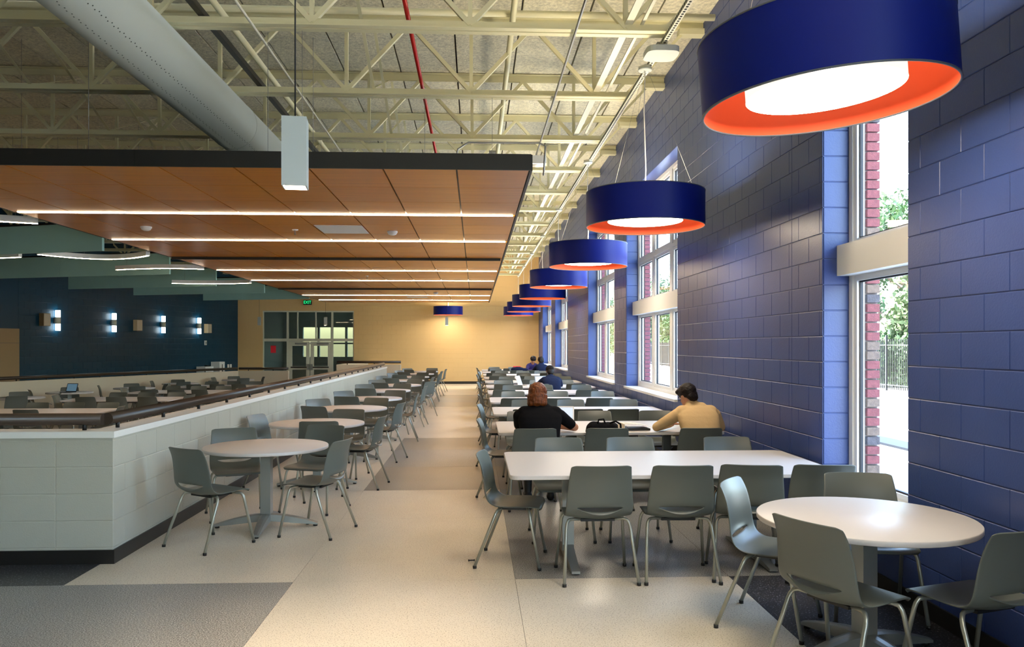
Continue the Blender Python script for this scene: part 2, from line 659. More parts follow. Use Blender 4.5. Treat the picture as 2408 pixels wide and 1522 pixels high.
# blocks lining the window reveals (jambs seen from the room)
for a, b, c, d, n in WINS[:5]:
    kz = c
    while kz < d - 0.01:
        h = min(BH, d - kz)
        if n == 1 or b < 15:
            put('block', block_mesh(0.2, h, 'blue'), wall_right, (XW + 0.108, b, kz + h / 2), 0)
        else:
            break
        kz += BH
# bricks in the outer jamb of the nearest window, one by one
bz = 0.35
k = 0
while bz < 4.35:
    mm = random.choice(['brick_a', 'brick_b', 'brick_a', 'brick_b', 'brick_c']) if k % 3 else 'brick_a'
    MB().box(3.07, 3.168, 6.03, 6.066, bz, bz + 0.062).build('brick', mm, wall_right)
    k += 1
    bz += 0.0745
rest = MB()
for wy in (14.20, 19.03, 26.95, 31.95):
    bz = 0.8
    while bz < 4.35:
        rest.box(3.07, 3.168, wy - 0.07, wy - 0.036, bz, bz + 0.062)
        bz += 0.0745
o = rest.build('jamb_bricks', 'brick_a', wall_right)
o['kind'] = 'stuff'


def window(idx, a, b, c, d, n):
    w = empty_struct('window_%d' % idx)
    xf = 2.955
    W = b - a
    bay = W / n
    zb0, zb1 = 2.20, 2.44      # the boxed transom band
    zt = 3.16 if n > 1 else 3.75   # upper glazing bar

    def fr(name, y0, y1, z0, z1, x0=xf, x1=xf + 0.09, m='frame_white', par=w):
        return MB().box(x0, x1, y0, y1, z0, z1).build(name, m, par)
    fr('frame_jamb', a, a + 0.055, c, d)
    fr('frame_jamb', b - 0.055, b, c, d)
    fr('frame_head', a + 0.055, b - 0.055, d - 0.055, d)
    fr('frame_foot', a + 0.055, b - 0.055, c, c + 0.06)
    fr('transom_box', a + 0.02, b + (0.0 if n > 1 else 0.0) - 0.005, zb0, zb1, XW + 0.115, xf + 0.085)
    for k in range(1, n):
        y = a + k * bay
        fr('mullion', y - 0.075, y + 0.075, c + 0.06, zb0)
        fr('mullion', y - 0.075, y + 0.075, zb1, d - 0.055)
    for k in range(n):
        y0 = a + k * bay + (0.055 if k == 0 else 0.075)
        y1 = a + (k + 1) * bay - (0.055 if k == n - 1 else 0.075)
        for z0, z1 in ((c + 0.06, zb0), (zb1, zt - 0.03), (zt + 0.03, d - 0.055)):
            s = MB()
            t = 0.045
            s.box(xf + 0.015, xf + 0.075, y0, y0 + t, z0, z1)
            s.box(xf + 0.015, xf + 0.075, y1 - t, y1, z0, z1)
            s.box(xf + 0.015, xf + 0.075, y0 + t, y1 - t, z0, z0 + t)
            s.box(xf + 0.015, xf + 0.075, y0 + t, y1 - t, z1 - t, z1)
            so = s.build('sash', 'frame_white', w)
            g = MB()
            q = 0.012
            e0, e1, h0, h1 = y0 + t, y1 - t, z0 + t, z1 - t
            g.box(xf + 0.035, xf + 0.06, e0, e0 + q, h0, h1)
            g.box(xf + 0.035, xf + 0.06, e1 - q, e1, h0, h1)
            g.box(xf + 0.035, xf + 0.06, e0 + q, e1 - q, h0, h0 + q)
            g.box(xf + 0.035, xf + 0.06, e0 + q, e1 - q, h1 - q, h1)
            g.build('gasket', 'gasket', so)
            MB().add([(xf + 0.05, e0, h0), (xf + 0.05, e1, h0), (xf + 0.05, e1, h1), (xf + 0.05, e0, h1)], [(0, 3, 2, 1)]).build('pane', 'glass', so)
        fr('glazing_bar', y0, y1, zt - 0.03, zt + 0.03)
    MB().box(XW - 0.045, xf, a - 0.02 if n > 1 else a, b + 0.03 if n > 1 else b, c - 0.03, c + 0.005).build('window_sill', 'frame_white', w)


for i, w in enumerate(WINS):
    window(i + 1, *w)

# far wall with storefront opening
SX0, SX1, SZ1 = -9.06, -5.21, 3.14
fw = MB()
fw.box(-16, SX0, YF + 0.006, YF + 0.25, -0.5, ZC + 0.1)
fw.box(SX0, SX1, YF + 0.006, YF + 0.25, SZ1, ZC + 0.1)
fw.box(SX1, 3.2, YF + 0.006, YF + 0.25, -0.5, ZC + 0.1)
wall_far = struct(fw.build('wall_far', 'yellow'))
blocks(wall_far, (-10.3, YF + 0.006), (XW, YF + 0.006), -0.2, 4.2, 0, 'yellow', holes=[(SX0 + 10.3, SX1 + 10.3, -1, SZ1)], vstart=-0.1032 - BH)
# dark teal wall on the left, set at an angle: x = -20.3 + 0.3 y


def nx(y):
    return -20.3 + 0.3 * y


NRZ = math.atan2(nx(11) - nx(10), 1)    # tilt of the wall line from +y
a0, a1 = (nx(14), 14.0), (nx(YF), YF)
dv = Vector((0.3, 1)).normalized()
nv = Vector((1, -0.3)).normalized()      # faces the room
wl = MB()
wl.prism([(a0[0] - nv.x * 0.006, a0[1] - nv.y * 0.006), (a1[0] - nv.x * 0.006, a1[1] - nv.y * 0.006), (a1[0] - 0.3, a1[1] + 0.1), (a0[0] - 0.3, a0[1] + 0.1)], -0.5, ZC + 0.1)
wall_left = struct(wl.build('wall_left', 'navy'))
na = Vector((nx(23.48), 23.48)) - nv * 0.006
nb = Vector((nx(33.95), 33.95)) - nv * 0.006
blocks(wall_left, na, nb, -0.2, 4.2, math.atan2(nv.x, -nv.y) , 'navy', vstart=-0.1032 - BH)
struct(MB().box(-16.2, -16, -9.2, 14.2, -0.5, ZC + 0.1).build('wall_left_front', 'navy'))
bw = MB()
ADDED_BWIN = [(-1.0, 1.0)]  # unseen opening behind the camera, added to let in frontal daylight
xx = -16.2
for xa, xb in ADDED_BWIN:
    bw.box(xx, xa, -9.2, -9, -0.5, ZC + 0.1)
    bw.box(xa, xb, -9.2, -9, -0.5, 0.6)
    bw.box(xa, xb, -9.2, -9, 4.4, ZC + 0.1)
    xx = xb
bw.box(xx, 3.24, -9.2, -9, -0.5, ZC + 0.1)
struct(bw.build('wall_back', 'cream_wall'))
for k, (xa, xb) in enumerate(ADDED_BWIN):
    w = empty_struct('window_%d' % (8 + k))  # added window out of view, there for its daylight
    n = 2
    st_ = (xb - xa) / n
    for i in range(n + 1):
        MB().box(xa + i * st_ - 0.03, xa + i * st_ + 0.03, -9.15, -9.05, 0.6, 4.4).build('mullion', 'frame_white', w)
    for i in range(n):
        MB().add([(xa + i * st_ + 0.03, -9.1, 0.6), (xa + (i + 1) * st_ - 0.03, -9.1, 0.6), (xa + (i + 1) * st_ - 0.03, -9.1, 4.4), (xa + i * st_ + 0.03, -9.1, 4.4)], [(0, 1, 2, 3)]).build('pane', 'glass', w)

# black base strips
bb = MB().box(XW - 0.012, XW + 0.0, 2.9, YF, 0, 0.105)
struct(bb.build('baseboard_right', 'base'))
struct(MB().box(XK, XW - 0.02, YF - 0.014, YF - 0.002, 0, 0.105).build('baseboard_far', 'base'))

# ------------------------------------------------------------------ low walls with rails round the sunken floor
ZT = 1.0
TH = 0.20


def rail_thing(pts, zt, label, spacing=0.915, off=0.35):
    r = thing('hand_rail', label, 'handrail')
    mb = MB()
    mb.tube([(x, y, zt + 0.085) for x, y in pts], 0.046, 14)
    mb.build('rail', 'black_gloss', r)
    for (xa, ya), (xb, yb) in zip(pts, pts[1:]):
        L = math.hypot(xb - xa, yb - ya)
        u = off
        while u < L - 0.1:
            x, y = xa + (xb - xa) * u / L, ya + (yb - ya) * u / L
            MB().tube([(x, y, zt), (x, y, zt + 0.05)], 0.016, 8).build('rail_post', 'black', r)
            u += spacing
    return r


def low_wall(name, poly, faces, zt, zb, m='white_wall', vs_=None, base=True):
    """poly: footprint; faces: list of (p0, p1, rz, bond) clad with blocks"""
    w = struct(MB().prism(poly, zb, zt - 0.05).build(name, m))
    return w


lw = struct(MB().prism([(XK - 0.006, YK + 0.006), (XK - 0.006, 24.5), (XK - TH, 24.5), (XK - TH, YK + TH), (-15.9, YK + TH), (-15.9, YK + 0.006)], ZP, 0.952).build('wall_low_near', 'white_wall'))
blocks(lw, (XK - 0.006, YK), (XK - 0.006, 24.5), 0.0, 0.95, PI / 2, 'white_wall', vstart=0.12 - BH, limit=250)
blocks(lw, (XK - 0.425 - 12 * BW, YK + 0.006), (XK, YK + 0.006), 0.0, 0.95, 0, 'white_wall', vstart=0.12 - BH, bond=False)
struct(MB().prism([(XK + 0.012, YK - 0.012), (XK + 0.012, 24.52), (XK - TH - 0.012, 24.52), (XK - TH - 0.012, YK + TH + 0.012), (-15.9, YK + TH + 0.012), (-15.9, YK - 0.012)], 0.952, ZT).build('trim_1', 'white'))
struct(MB().prism([(XK + 0.014, YK - 0.014), (XK + 0.014, 24.5), (XK - 0.006, 24.5), (XK - 0.006, YK + 0.006), (-15.9, YK + 0.006), (-15.9, YK - 0.014)], 0.0, 0.105).build('baseboard_low_wall', 'base'))
xc, yc = XK - TH / 2, YK + TH / 2
rail_thing([(-12, yc), (xc - 0.02, yc)], ZT, 'black round handrail along the front low white wall', off=9.0)
rail_thing([(xc, yc + 0.02), (xc, 24.5)], ZT, 'long dark round handrail on low white wall beside the aisle', off=0.18)

# left low wall (lower), far low wall, and the one beyond the steps
pl = [(-8.9, 30.0), (-12.4, 21.1), (-14.6, 15.5)]
w2 = MB()
w2.prism([(-8.9, 30.0), (-12.4, 21.1), (-14.6, 15.5), (-14.8, 15.6), (-12.6, 21.2), (-9.02, 30.2)][::-1], ZP, 0.70)
struct(w2.build('wall_low_left', 'cream_wall'))
struct(MB().prism([(-9.02, 30.0), (-7.05, 30.0), (-7.05, 30.2), (-9.02, 30.2)], ZP, 0.70).build('wall_low_back', 'cream_wall'))
rail_thing([(-14.6, 15.6), (-12.5, 21.1), (-8.97, 30.1)], 0.70, 'black handrail on low wall before the dark teal wall', off=0.6)
rail_thing([(-8.9, 30.1), (-7.07, 30.1)], 0.70, 'short black handrail on low wall left of double doors')
struct(MB().prism([(-4.72, 27.0), (-2.55, 27.0), (-2.55, 27.2), (-4.72, 27.2)], ZP, 1.0).build('wall_low_end', 'cream_wall'))
rail_thing([(-4.72, 27.1), (-2.55, 27.1)], 1.0, 'short black handrail on low wall right of double doors')
struct(MB().box(-4.72, -4.6, 27.2, YF, ZP, 1.0).build('wall_low_ramp', 'cream_wall'))


# ------------------------------------------------------------------ storefront with double doors
sf = empty_struct('door_1', 'cream framed glass storefront with double doors in the yellow wall')
yd = YF + 0.03


def sbar(name, x0, x1, z0, z1, m='alu', par=sf, y0=yd, y1=yd + 0.09):
    return MB().box(x0, x1, y0, y1, z0, z1).build(name, m, par)


VX = [-9.06, -8.02, -6.13, -5.21]
for x in VX:
    sbar('frame_post', x - 0.04, x + 0.04, ZP, SZ1)
sbar('frame_post', -7.62, -7.57, 1.95, SZ1)
sbar('frame_post', -6.85, -6.80, 1.95, SZ1)
for x0, x1 in zip(VX, VX[1:]):
    sbar('frame_rail', x0 + 0.04, x1 - 0.04, SZ1 - 0.06, SZ1)
    sbar('frame_rail', x0 + 0.04, x1 - 0.04, 1.83, 1.95)
    if x0 != -8.02:
        sbar('frame_rail', x0 + 0.04, x1 - 0.04, ZP, ZP + 0.1)


def gpane(x0, x1, z0, z1, par=sf):
    MB().add([(x0, yd + 0.045, z0), (x1, yd + 0.045, z0), (x1, yd + 0.045, z1), (x0, yd + 0.045, z1)], [(0, 1, 2, 3)]).build('pane', 'glass_dark', par)


for x0, x1 in ((-9.02, -8.06), (-7.98, -7.62), (-7.57, -6.85), (-6.80, -6.17), (-6.09, -5.25)):
    gpane(x0, x1, 1.95, SZ1 - 0.06)
gpane(-9.02, -8.06, ZP + 0.1, 1.83)
gpane(-6.09, -5.25, ZP + 0.1, 1.83)
for x0, x1, hx in ((-7.98, -7.09, -7.15), (-7.06, -6.17, -7.0)):
    dr = MB()
    t = 0.15
    dr.box(x0, x0 + t, yd + 0.01, yd + 0.06, ZP + 0.01, 1.82)
    dr.box(x1 - t, x1, yd + 0.01, yd + 0.06, ZP + 0.01, 1.82)
    dr.box(x0 + t, x1 - t, yd + 0.01, yd + 0.06, 1.64, 1.82)
    dr.box(x0 + t, x1 - t, yd + 0.01, yd + 0.06, 0.62, 0.76)
    dr.box(x0 + t, x1 - t, yd + 0.01, yd + 0.06, ZP + 0.01, ZP + 0.25)
    d_ = dr.build('door_leaf', 'alu', sf)
    gpane(x0 + t, x1 - t, 0.76, 1.64, d_)
    gpane(x0 + t, x1 - t, ZP + 0.25, 0.62, d_)
    MB().box(x0 + 0.1, x1 - 0.1, yd - 0.05, yd - 0.02, 0.70, 0.75).build('push_bar', 'black', d_)
    MB().box(x0 + 0.28, x1 - 0.1, yd - 0.05, yd, 1.70, 1.77).build('door_closer', 'galv', d_)
    MB().box(hx - 0.05, hx + 0.05, yd - 0.06, yd + 0.0, 0.62, 0.86).build('exit_device', 'galv', d_)
# the vestibule beyond
vb = MB()
vb.box(-9.6, -9.4, YF + 0.26, 39, -0.5, 3.6)
vb.box(-4.6, -4.4, YF + 0.26, 39, -0.5, 3.6)
vb.box(-9.6, -4.4, YF + 0.26, 39.2, 3.5, 3.7)
vb.box(-9.6, -4.4, YF + 0.26, 39.2, -0.5, ZP)
vb.box(-9.4, -8.45, 39, 39.2, -0.3, 3.5)
vb.box(-8.45, -4.6, 39, 39.2, -0.3, 1.1)
vb.box(-8.45, -4.6, 39, 39.2, 2.55, 3.5)
for xm in (-7.75, -7.1, -6.4, -5.7):
    vb.box(xm, xm + 0.1, 39, 39.2, 1.1, 2.55)
vb.box(-8.45, -4.6, 39.02, 39.18, 1.72, 1.80)
struct(vb.build('wall_vestibule', 'window_room'))
vw = empty_struct('window_9')
for xa, xb in ((-8.45, -7.75), (-7.65, -7.1), (-7.0, -6.4), (-6.3, -5.7), (-5.6, -4.6)):
    MB().add([(xa, 39.1, 1.1), (xb, 39.1, 1.1), (xb, 39.1, 2.55), (xa, 39.1, 2.55)], [(0, 1, 2, 3)]).build('pane', 'glass_smoke', vw)
tag(MB().box(-8.74, -8.52, yd + 0.03, yd + 0.036, 1.34, 1.65).build('paper_sign', 'red_sign'), 'small red paper notice on the glass left of doors', 'sign')


def text_mesh(body, size, ext=0.004):
    cu = bpy.data.curves.new('lettering', 'FONT')
    cu.body = body
    cu.size = size
    cu.extrude = ext
    cu.align_x = 'CENTER'
    cu.align_y = 'CENTER'
    o = bpy.data.objects.new('lettering', cu)
    COL.objects.link(o)
    dg = bpy.context.evaluated_depsgraph_get()
    me = bpy.data.meshes.new_from_object(o.evaluated_get(dg))
    bpy.data.objects.remove(o)
    return me


ex = thing('exit_sign', 'green lit EXIT sign above the double doors', 'exit sign', (-7.15, 33.9, 3.49))
MB().box(-0.17, 0.17, -0.02, 0.09, -0.10, 0.10).build('sign_body', 'black', ex)
tm = text_mesh('EXIT', 0.185)
tm.materials.append(M['exit'])
t_ = put('lettering', tm, ex, (0, -0.026, 0))
t_.rotation_euler = (PI / 2, 0, 0)
t_.scale = (0.85, 1, 1)

# ------------------------------------------------------------------ roof joists and things hung from them
web_v = MB().bar((0, 0, 4.66), (0, 0, 5.46), 0.042, 0.042, (0, 1, 0)).mesh('web', 'steel')
web_a = MB().bar((0, 0, 4.66), (0.735, 0, 5.46), 0.045, 0.045).mesh('web', 'steel')
web_b = MB().bar((0, 0, 4.66), (-0.735, 0, 5.46), 0.045, 0.045).mesh('web', 'steel')
chord = MB()
for s in (-1, 1):
    chord.box(-15.3, 1.84, 0.012 if s > 0 else -0.085, 0.085 if s > 0 else -0.012, 4.605, 4.613)
    chord.box(-15.3, 1.84, 0.012 if s > 0 else -0.019, 0.019 if s > 0 else -0.012, 4.613, 4.69)
chord_b = chord.mesh('bottom_chord', 'steel')
chord = MB()
for s in (-1, 1):
    chord.box(-15.3, XW, 0.012 if s > 0 else -0.075, 0.075 if s > 0 else -0.012, 5.535, 5.545)
    chord.box(-15.3, XW, 0.012 if s > 0 else -0.018, 0.018 if s > 0 else -0.012, 5.45, 5.535)
chord_t = chord.mesh('top_chord', 'steel')
seat_m = MB().box(XW - 0.30, XW + 0.03, -0.07, 0.07, 5.38, 5.45).mesh('bearing_seat', 'steel')
br_a = MB().bar((0, 0.02, 4.68), (0, 1.95, 5.44), 0.036, 0.005).mesh('cross_brace', 'steel')
br_b = MB().bar((0, 0.02, 5.44), (0, 1.95, 4.68), 0.036, 0.005).mesh('cross_brace', 'steel')
for i, y in enumerate(JY):
    j = thing('roof_joist', 'cream steel roof joist with open web, %s from the camera' % ORD[i], 'joist', (0, y, 0), 0, 'open web roof joists')
    put('bottom_chord', chord_b, j)
    put('top_chord', chord_t, j)
    put('bearing_seat', seat_m, j)
    x = -0.05 + 0.735 * (i % 2) * 0 + 1.47
    put('web', MB().bar((1.80, 0, 4.66), (2.5, 0, 5.42), 0.034, 0.034).mesh('web', 'steel'), j)
    if i < len(JY) - 1:
        for bx_ in (-1.25, -5.2, -9.2):
            put('cross_brace', br_a, j, (bx_, 0, 0))
            put('cross_brace', br_b, j, (bx_ + 0.05, 0, 0))
    while x > -15:
        put('web', web_v, j, (x, 0, 0))
        if x + 0.735 < 2.6:
            put('web', web_a, j, (x, 0, 0))
        put('web', web_b, j, (x, 0, 0))
        x -= 1.47


def run(name, m, x, z, r, y0, y1, label, cat='pipe', n=8):
    return tag(MB().tube([(x, y0, z), (x, y1, z)], r, n).build(name, m), label, cat)


run('sprinkler_pipe', 'red_pipe', -0.64, 4.77, 0.022, 1, 33.5, 'thin red sprinkler pipe running above the joist chords')
run('water_pipe', 'steel', 0.40, 5.15, 0.034, 1, 33.5, 'cream pipe running the length of the hall above the joists')
run('water_pipe', 'steel', -2.55, 5.0, 0.034, 1, 33.5, 'cream pipe running beside the black cable track')
run('conduit', 'galv', 0.93, 4.57, 0.013, 2, 12.0, 'grey steel conduit running under the joists to ceiling box', 'conduit')
run('conduit', 'steel_white', -2.02, 4.56, 0.012, 2, 14.0, 'thin white conduit slung under the joists beside the duct', 'conduit')
tr = tag(MB().box(-2.56, -2.50, 1, 33, 4.70, 4.755).build('cable_track', 'black'), 'black perforated cable track running along joists beside the duct', 'cable track')
for k, x in enumerate((1.41, 1.56)):
    tag(MB().box(x, x + (0.07 if k == 0 else 0.03), 1, 33.5, 4.685, 4.70).build('bridging_bar', 'steel_white'), ['wide', 'narrow'][k] + ' white bridging bar tying joist bottom chords near blue wall', 'steel bar')
run('bridging_rod', 'steel_white', 1.72, 5.2, 0.015, 1, 33.5, 'white rod tying the joist webs near the blue wall', 'rod')
st = thing('strut_channel', 'perforated white strut channel under the joist ends', 'strut')
MB().box(1.79, 1.835, 1, 33.5, 4.555, 4.60).build('channel', 'steel_white', st)
hm = MB()
yy = 3.0
while yy < 20:
    hm.box(1.802, 1.823, yy, yy + 0.028, 4.5535, 4.555)
    hm.box(1.788, 1.79, yy, yy + 0.028, 4.567, 4.588)
    yy += 0.05
hm.build('slot_row', 'duct_hole', st)['kind'] = 'stuff'
p = MB()
p.tube([(-15.3, 8.45, 5.22), (2.6, 8.45, 5.22)], 0.036, 10)
tag(p.build('branch_pipe', 'steel'), 'cream pipe crossing the hall behind the nearest joist', 'pipe')
# conduit loop and strap hung at the third joist
c = MB()
c.tube([(-0.28, 11.2, 3.4), (-0.29, 11.2, 4.25), (-0.25, 11.2, 4.44), (-0.1, 11.2, 4.54), (0.9, 11.2, 4.545), (1.0, 11.2, 4.50), (0.98, 11.3, 4.1)], 0.014, 8)
tag(c.build('conduit', 'galv'), 'bent grey conduit looping down behind the wood ceiling edge', 'conduit')
tag(MB().box(0.20, 0.30, 11.6, 13.2, 4.50, 4.53).build('metal_strap', 'galv'), 'short flat galvanised strap slung under the joists', 'strap')
tag(MB().box(-3.18, -3.02, 6.2, 7.3, 4.74, 4.80).build('metal_strap', 'galv'), 'galvanised strap lying on the nearest joist beside the duct', 'strap')
bxm = thing('ceiling_box', 'white square ceiling box by the corner of the wood ceiling', 'box', (0.94, 12.0, 4.47))
MB().box(-0.13, 0.13, -0.13, 0.13, -0.06, 0.06).build('housing', 'white', bxm)
MB().lathe([(0.09, -0.06), (0.08, -0.075), (0.0, -0.078)], 16).build('lens', 'frame_white', bxm)
ap = thing('access_point', 'white rounded wifi box hanging under the strut channel', 'wifi box', (1.81, 7.60, 4.50))
apm = MB()
pts = [(0.16 * math.copysign(abs(math.cos(a)) ** 0.5, math.cos(a)), 0.16 * math.copysign(abs(math.sin(a)) ** 0.5, math.sin(a))) for a in [2 * PI * k / 24 for k in range(24)]]
apm.prism(pts, -0.025, 0.03)
apm.build('housing', 'can', ap)
MB().box(-0.05, 0.05, -0.05, 0.05, 0.03, 0.095).build('bracket', 'galv', ap)

# duct
du = thing('air_duct', 'long round grey air duct hanging under the joists', 'duct')
DX, DZ, DR = -2.91, 4.30, 0.285
MB().tube([(DX, -4, DZ), (DX, 33.0, DZ)], DR, 40).build('duct_body', 'duct', du)
hol = MB()
for ang in (-52, -84):
    for side in (-1, 1):
        y = 3.0
        k = 0
        while y < 16:
            a = R(ang + side * 1.2)
            if (k + (side > 0)) % 2 == 0:
                nx_, nz_ = math.cos(a), math.sin(a)
                tx, tz = -nz_, nx_
                q = 0.0045
                cx, cz = DX + nx_ * (DR + 0.001), DZ + nz_ * (DR + 0.001)
                hol.add([(cx - tx * q, y - q * 1.5, cz - tz * q), (cx + tx * q, y - q * 1.5, cz + tz * q), (cx + tx * q, y + q * 1.5, cz + tz * q), (cx - tx * q, y + q * 1.5, cz - tz * q)], [(0, 1, 2, 3)])
            k += 1
            y += 0.05
hol.build('perforations', 'duct_hole', du)['kind'] = 'stuff'
for y in (3.1, 9.6, 16, 22.4, 28.9):
    MB().lathe([(DR, -0.015), (DR + 0.006, -0.012), (DR + 0.006, 0.012), (DR, 0.015)], 40).build('duct_seam', 'duct', du, (DX, y, DZ)).rotation_euler = (PI / 2, 0, 0)

# ------------------------------------------------------------------ suspended wood ceiling
WZ = 3.235
WX0, WX1, WY0, WY1 = -5.46, 0.505, 7.1, 29.0
wc = thing('wood_ceiling', 'suspended maple panel ceiling with black edge and light slots', 'ceiling')
MB().box(WX0 + 0.03, WX1 - 0.03, WY0 + 0.03, WY1 - 0.03, WZ + 0.022, WZ + 0.06).build('backing', 'black', wc)
fz0, fz1 = WZ + 0.0, WZ + 0.145
MB().box(WX0, -3.0, WY0 - 0.012, WY0 + 0.012, fz0, fz1).build('edge_trim', 'black', wc)
MB().box(-2.998, WX1, WY0 - 0.012, WY0 + 0.012, fz0, fz1).build('edge_trim', 'black', wc)
MB().box(WX1 - 0.012, WX1 + 0.012, WY0 + 0.012, WY1, fz0, fz1).build('edge_trim', 'black', wc)
MB().box(WX0 - 0.012, WX0 + 0.012, WY0 + 0.012, WY1, fz0, fz1).build('edge_trim', 'black', wc)
MB().box(WX0, WX1, WY1 - 0.012, WY1 + 0.012, fz0, fz1).build('edge_trim', 'black', wc)
slots = [(9.58, 1), (12.0, 1), (14.3, 0), (16.75, 1), (19.3, 1), (21.9, 0), (24.9, 1), (27.5, 1)]
bounds = [WY0 - 0.025] + [s[0] for s in slots] + [WY1 + 0.025]
pcache = {}
for bi, (a, b) in enumerate(zip(bounds, bounds[1:])):
    n = 3 if b - a > 2 else 2
    a, b = a + 0.03, b - 0.03
    h = (b - a) / n
    for r_ in range(n):
        for k in range(9):
            w = (WX1 - WX0 - 0.03) / 9
            key = round(h, 3)
            if key not in pcache:
                g = 0.0035
                z0 = 0.0
                pcache[key] = MB().box(-w / 2 + 0.008, w / 2 - 0.008, -h / 2 + g, h / 2 - g, 0, 0.02).mesh('ceiling_panel', 'wood')
            put('ceiling_panel', pcache[key], wc, (WX1 - 0.015 - w * (k + 0.5), a + h * (r_ + 0.5), WZ))
for y, lit in slots:
    if lit:
        MB().box(WX0 + 0.05, WX1 - 0.05, y - 0.022, y + 0.022, WZ - 0.008, WZ + 0.02).build('light_strip', 'strip', wc)
    else:
        MB().box(WX0 + 0.05, WX1 - 0.05, y - 0.026, y + 0.026, WZ - 0.045, WZ + 0.02).build('black_track', 'black', wc)
for x, y, z1 in ((-5.2, 7.4, 4.6), (-3.55, 7.4, 4.6), (-1.95, 7.5, 4.6), (-1.62, 7.45, 4.6), (-1.55, 7.6, 4.6), (0.2, 9.37, 4.6), (-0.6, 9.37, 4.6), (0.2, 13.3, 4.6), (-2.2, 11.34, 4.6)):
    MB().tube([(x, y, WZ + 0.06), (x, y, z1)], 0.0025, 5).build('hanger_wire', 'galv', wc)
for i, (x, y) in enumerate(((-4.38, 10.69), (-1.15, 10.97), (-1.18, 23.54))):
    d_ = thing('smoke_detector', 'white dome detector under wood ceiling, %s' % ['left of the two near ones', 'right of the two near ones', 'small one near the far end'][i], 'detector', (x, y, WZ - 0.001), 0, 'ceiling detectors')
    MB().lathe([(0.0, -0.055), (0.03, -0.054), (0.055, -0.042), (0.066, -0.02)], 20).build('dome', 'white', d_)
    MB().lathe([(0.066, -0.02), (0.072, -0.018), (0.072, 0.0)], 20).build('base_plate', 'white', d_)
for i, (x, y) in enumerate(((-2.46, 10.87), (-2.46, 18.01))):
    d_ = thing('fire_sprinkler', 'small sprinkler head under wood ceiling, %s one' % ['nearer', 'farther'][i], 'sprinkler', (x, y, WZ), 0, 'sprinkler heads')
    MB().lathe([(0.0, -0.012), (0.04, -0.01), (0.042, 0.0)], 16).build('escutcheon', 'white', d_)
    MB().lathe([(0.0, -0.07), (0.018, -0.068), (0.018, -0.062), (0.006, -0.06), (0.006, -0.012)], 10).build('deflector', 'galv', d_)
tag(MB().box(-2.12, -1.50, 10.45, 11.18, WZ - 0.006, WZ - 0.0005).build('ceiling_grille', 'white'), 'white square grille in the wood ceiling', 'grille', 'ceiling grilles')
bpy.data.objects['ceiling_grille']['label'] = 'larger white square grille in the near wood ceiling'
tag(MB().box(-2.22, -1.57, 25.5, 26.1, WZ - 0.006, WZ - 0.0005).build('ceiling_grille', 'white'), 'small white grille near the far end of wood ceiling', 'grille', 'ceiling grilles')

# ------------------------------------------------------------------ drum pendants
PR, PH = 0.61, 0.36


def make_pendant(name):
    t = thing(name, 'x', 'pendant lamp', (0, 0, 0), 0, 'blue drum pendant lamps')
    MB().lathe([(PR, 0), (PR, PH)], 72).build('shade', 'shade', t)
    MB().lathe([(PR - 0.004, PH), (PR - 0.004, 0.0)], 72).build('liner', 'liner', t)
    MB().lathe([(PR + 0.003, 0.0), (PR + 0.003, 0.007), (PR - 0.008, 0.007), (PR - 0.008, 0.0)], 72, closed=True).build('rim', 'rim', t)
    MB().lathe([(PR + 0.003, PH - 0.007), (PR + 0.003, PH), (PR - 0.008, PH), (PR - 0.008, PH - 0.007)], 72, closed=True).build('top_rim', 'rim', t)
    d = MB().lathe([(0.385, 0.062), (0.385, 0.28)], 56).build('diffuser', 'lamp_side', t)
    MB().disc(0.385, 0.061, 56, down=True).build('lens', 'lamp_down', d)
    MB().disc(0.385, 0.285, 56).build('top_lens', 'lamp_up', d)
    for k in range(3):
        a = R(90 + 120 * k)
        MB().bar((0.385 * math.cos(a), 0.385 * math.sin(a), 0.30), ((PR - 0.006) * math.cos(a), (PR - 0.006) * math.sin(a), 0.30), 0.012, 0.012).build('spoke', 'rim', t)
        MB().tube([((PR - 0.05) * math.cos(a), (PR - 0.05) * math.sin(a), 0.30), (0.03 * math.cos(a), 0.03 * math.sin(a), 4.53 - 2.90)], 0.0013, 5).build('suspension_wire', 'galv', t)
    MB().tube([(0, 0, 0.28), (0.012, 0.0, 0.6), (-0.008, 0.006, 1.2), (0, 0, 4.53 - 2.90)], 0.006, 6).build('cord', 'white', t)
    MB().lathe([(0.0, 1.62), (0.068, 1.622), (0.072, 1.635), (0.07, 1.645), (0, 1.65)], 24).build('canopy', 'can', t)
    MB().box(-0.045, 0.045, -0.05, 0.05, 1.648, 1.675).build('bracket', 'steel_white', t)
    return t


pend = make_pendant('pendant_lamp')
PY = [3.93, 8.10, 12.25, 16.6, 20.6, 24.6, 28.6, 32.2]
PLAB = ['largest blue drum pendant, nearest the camera', 'second blue drum pendant from the camera', 'third blue drum pendant from the camera',
        'fourth blue drum pendant from the camera', 'fifth blue drum pendant from the camera', 'sixth blue drum pendant from the camera',
        'seventh blue drum pendant from the camera', 'farthest blue drum pendant by the blue wall']
for y, l in zip(PY, PLAB):
    q_ = dup(pend, (1.76, y, 2.88), random.uniform(0, 1), l)
    if y < 5:                       # the nearest one hangs slightly askew
        q_.rotation_euler = (0, R(-4.2), 0)
        q_.location.x += 0.02
dup(pend, (-1.14, 33.01, 2.93), 0.3, 'lone blue drum pendant before the yellow wall')
dup(pend, (1.77, -0.3, 2.90), 0.3, 'blue drum pendant added for light, unseen above and behind the camera')  # this and the next hang out of view, added for their light
dup(pend, (1.77, -4.4, 2.90), 0.3, 'blue drum pendant added for light, unseen farthest behind the camera')
purge(pend)


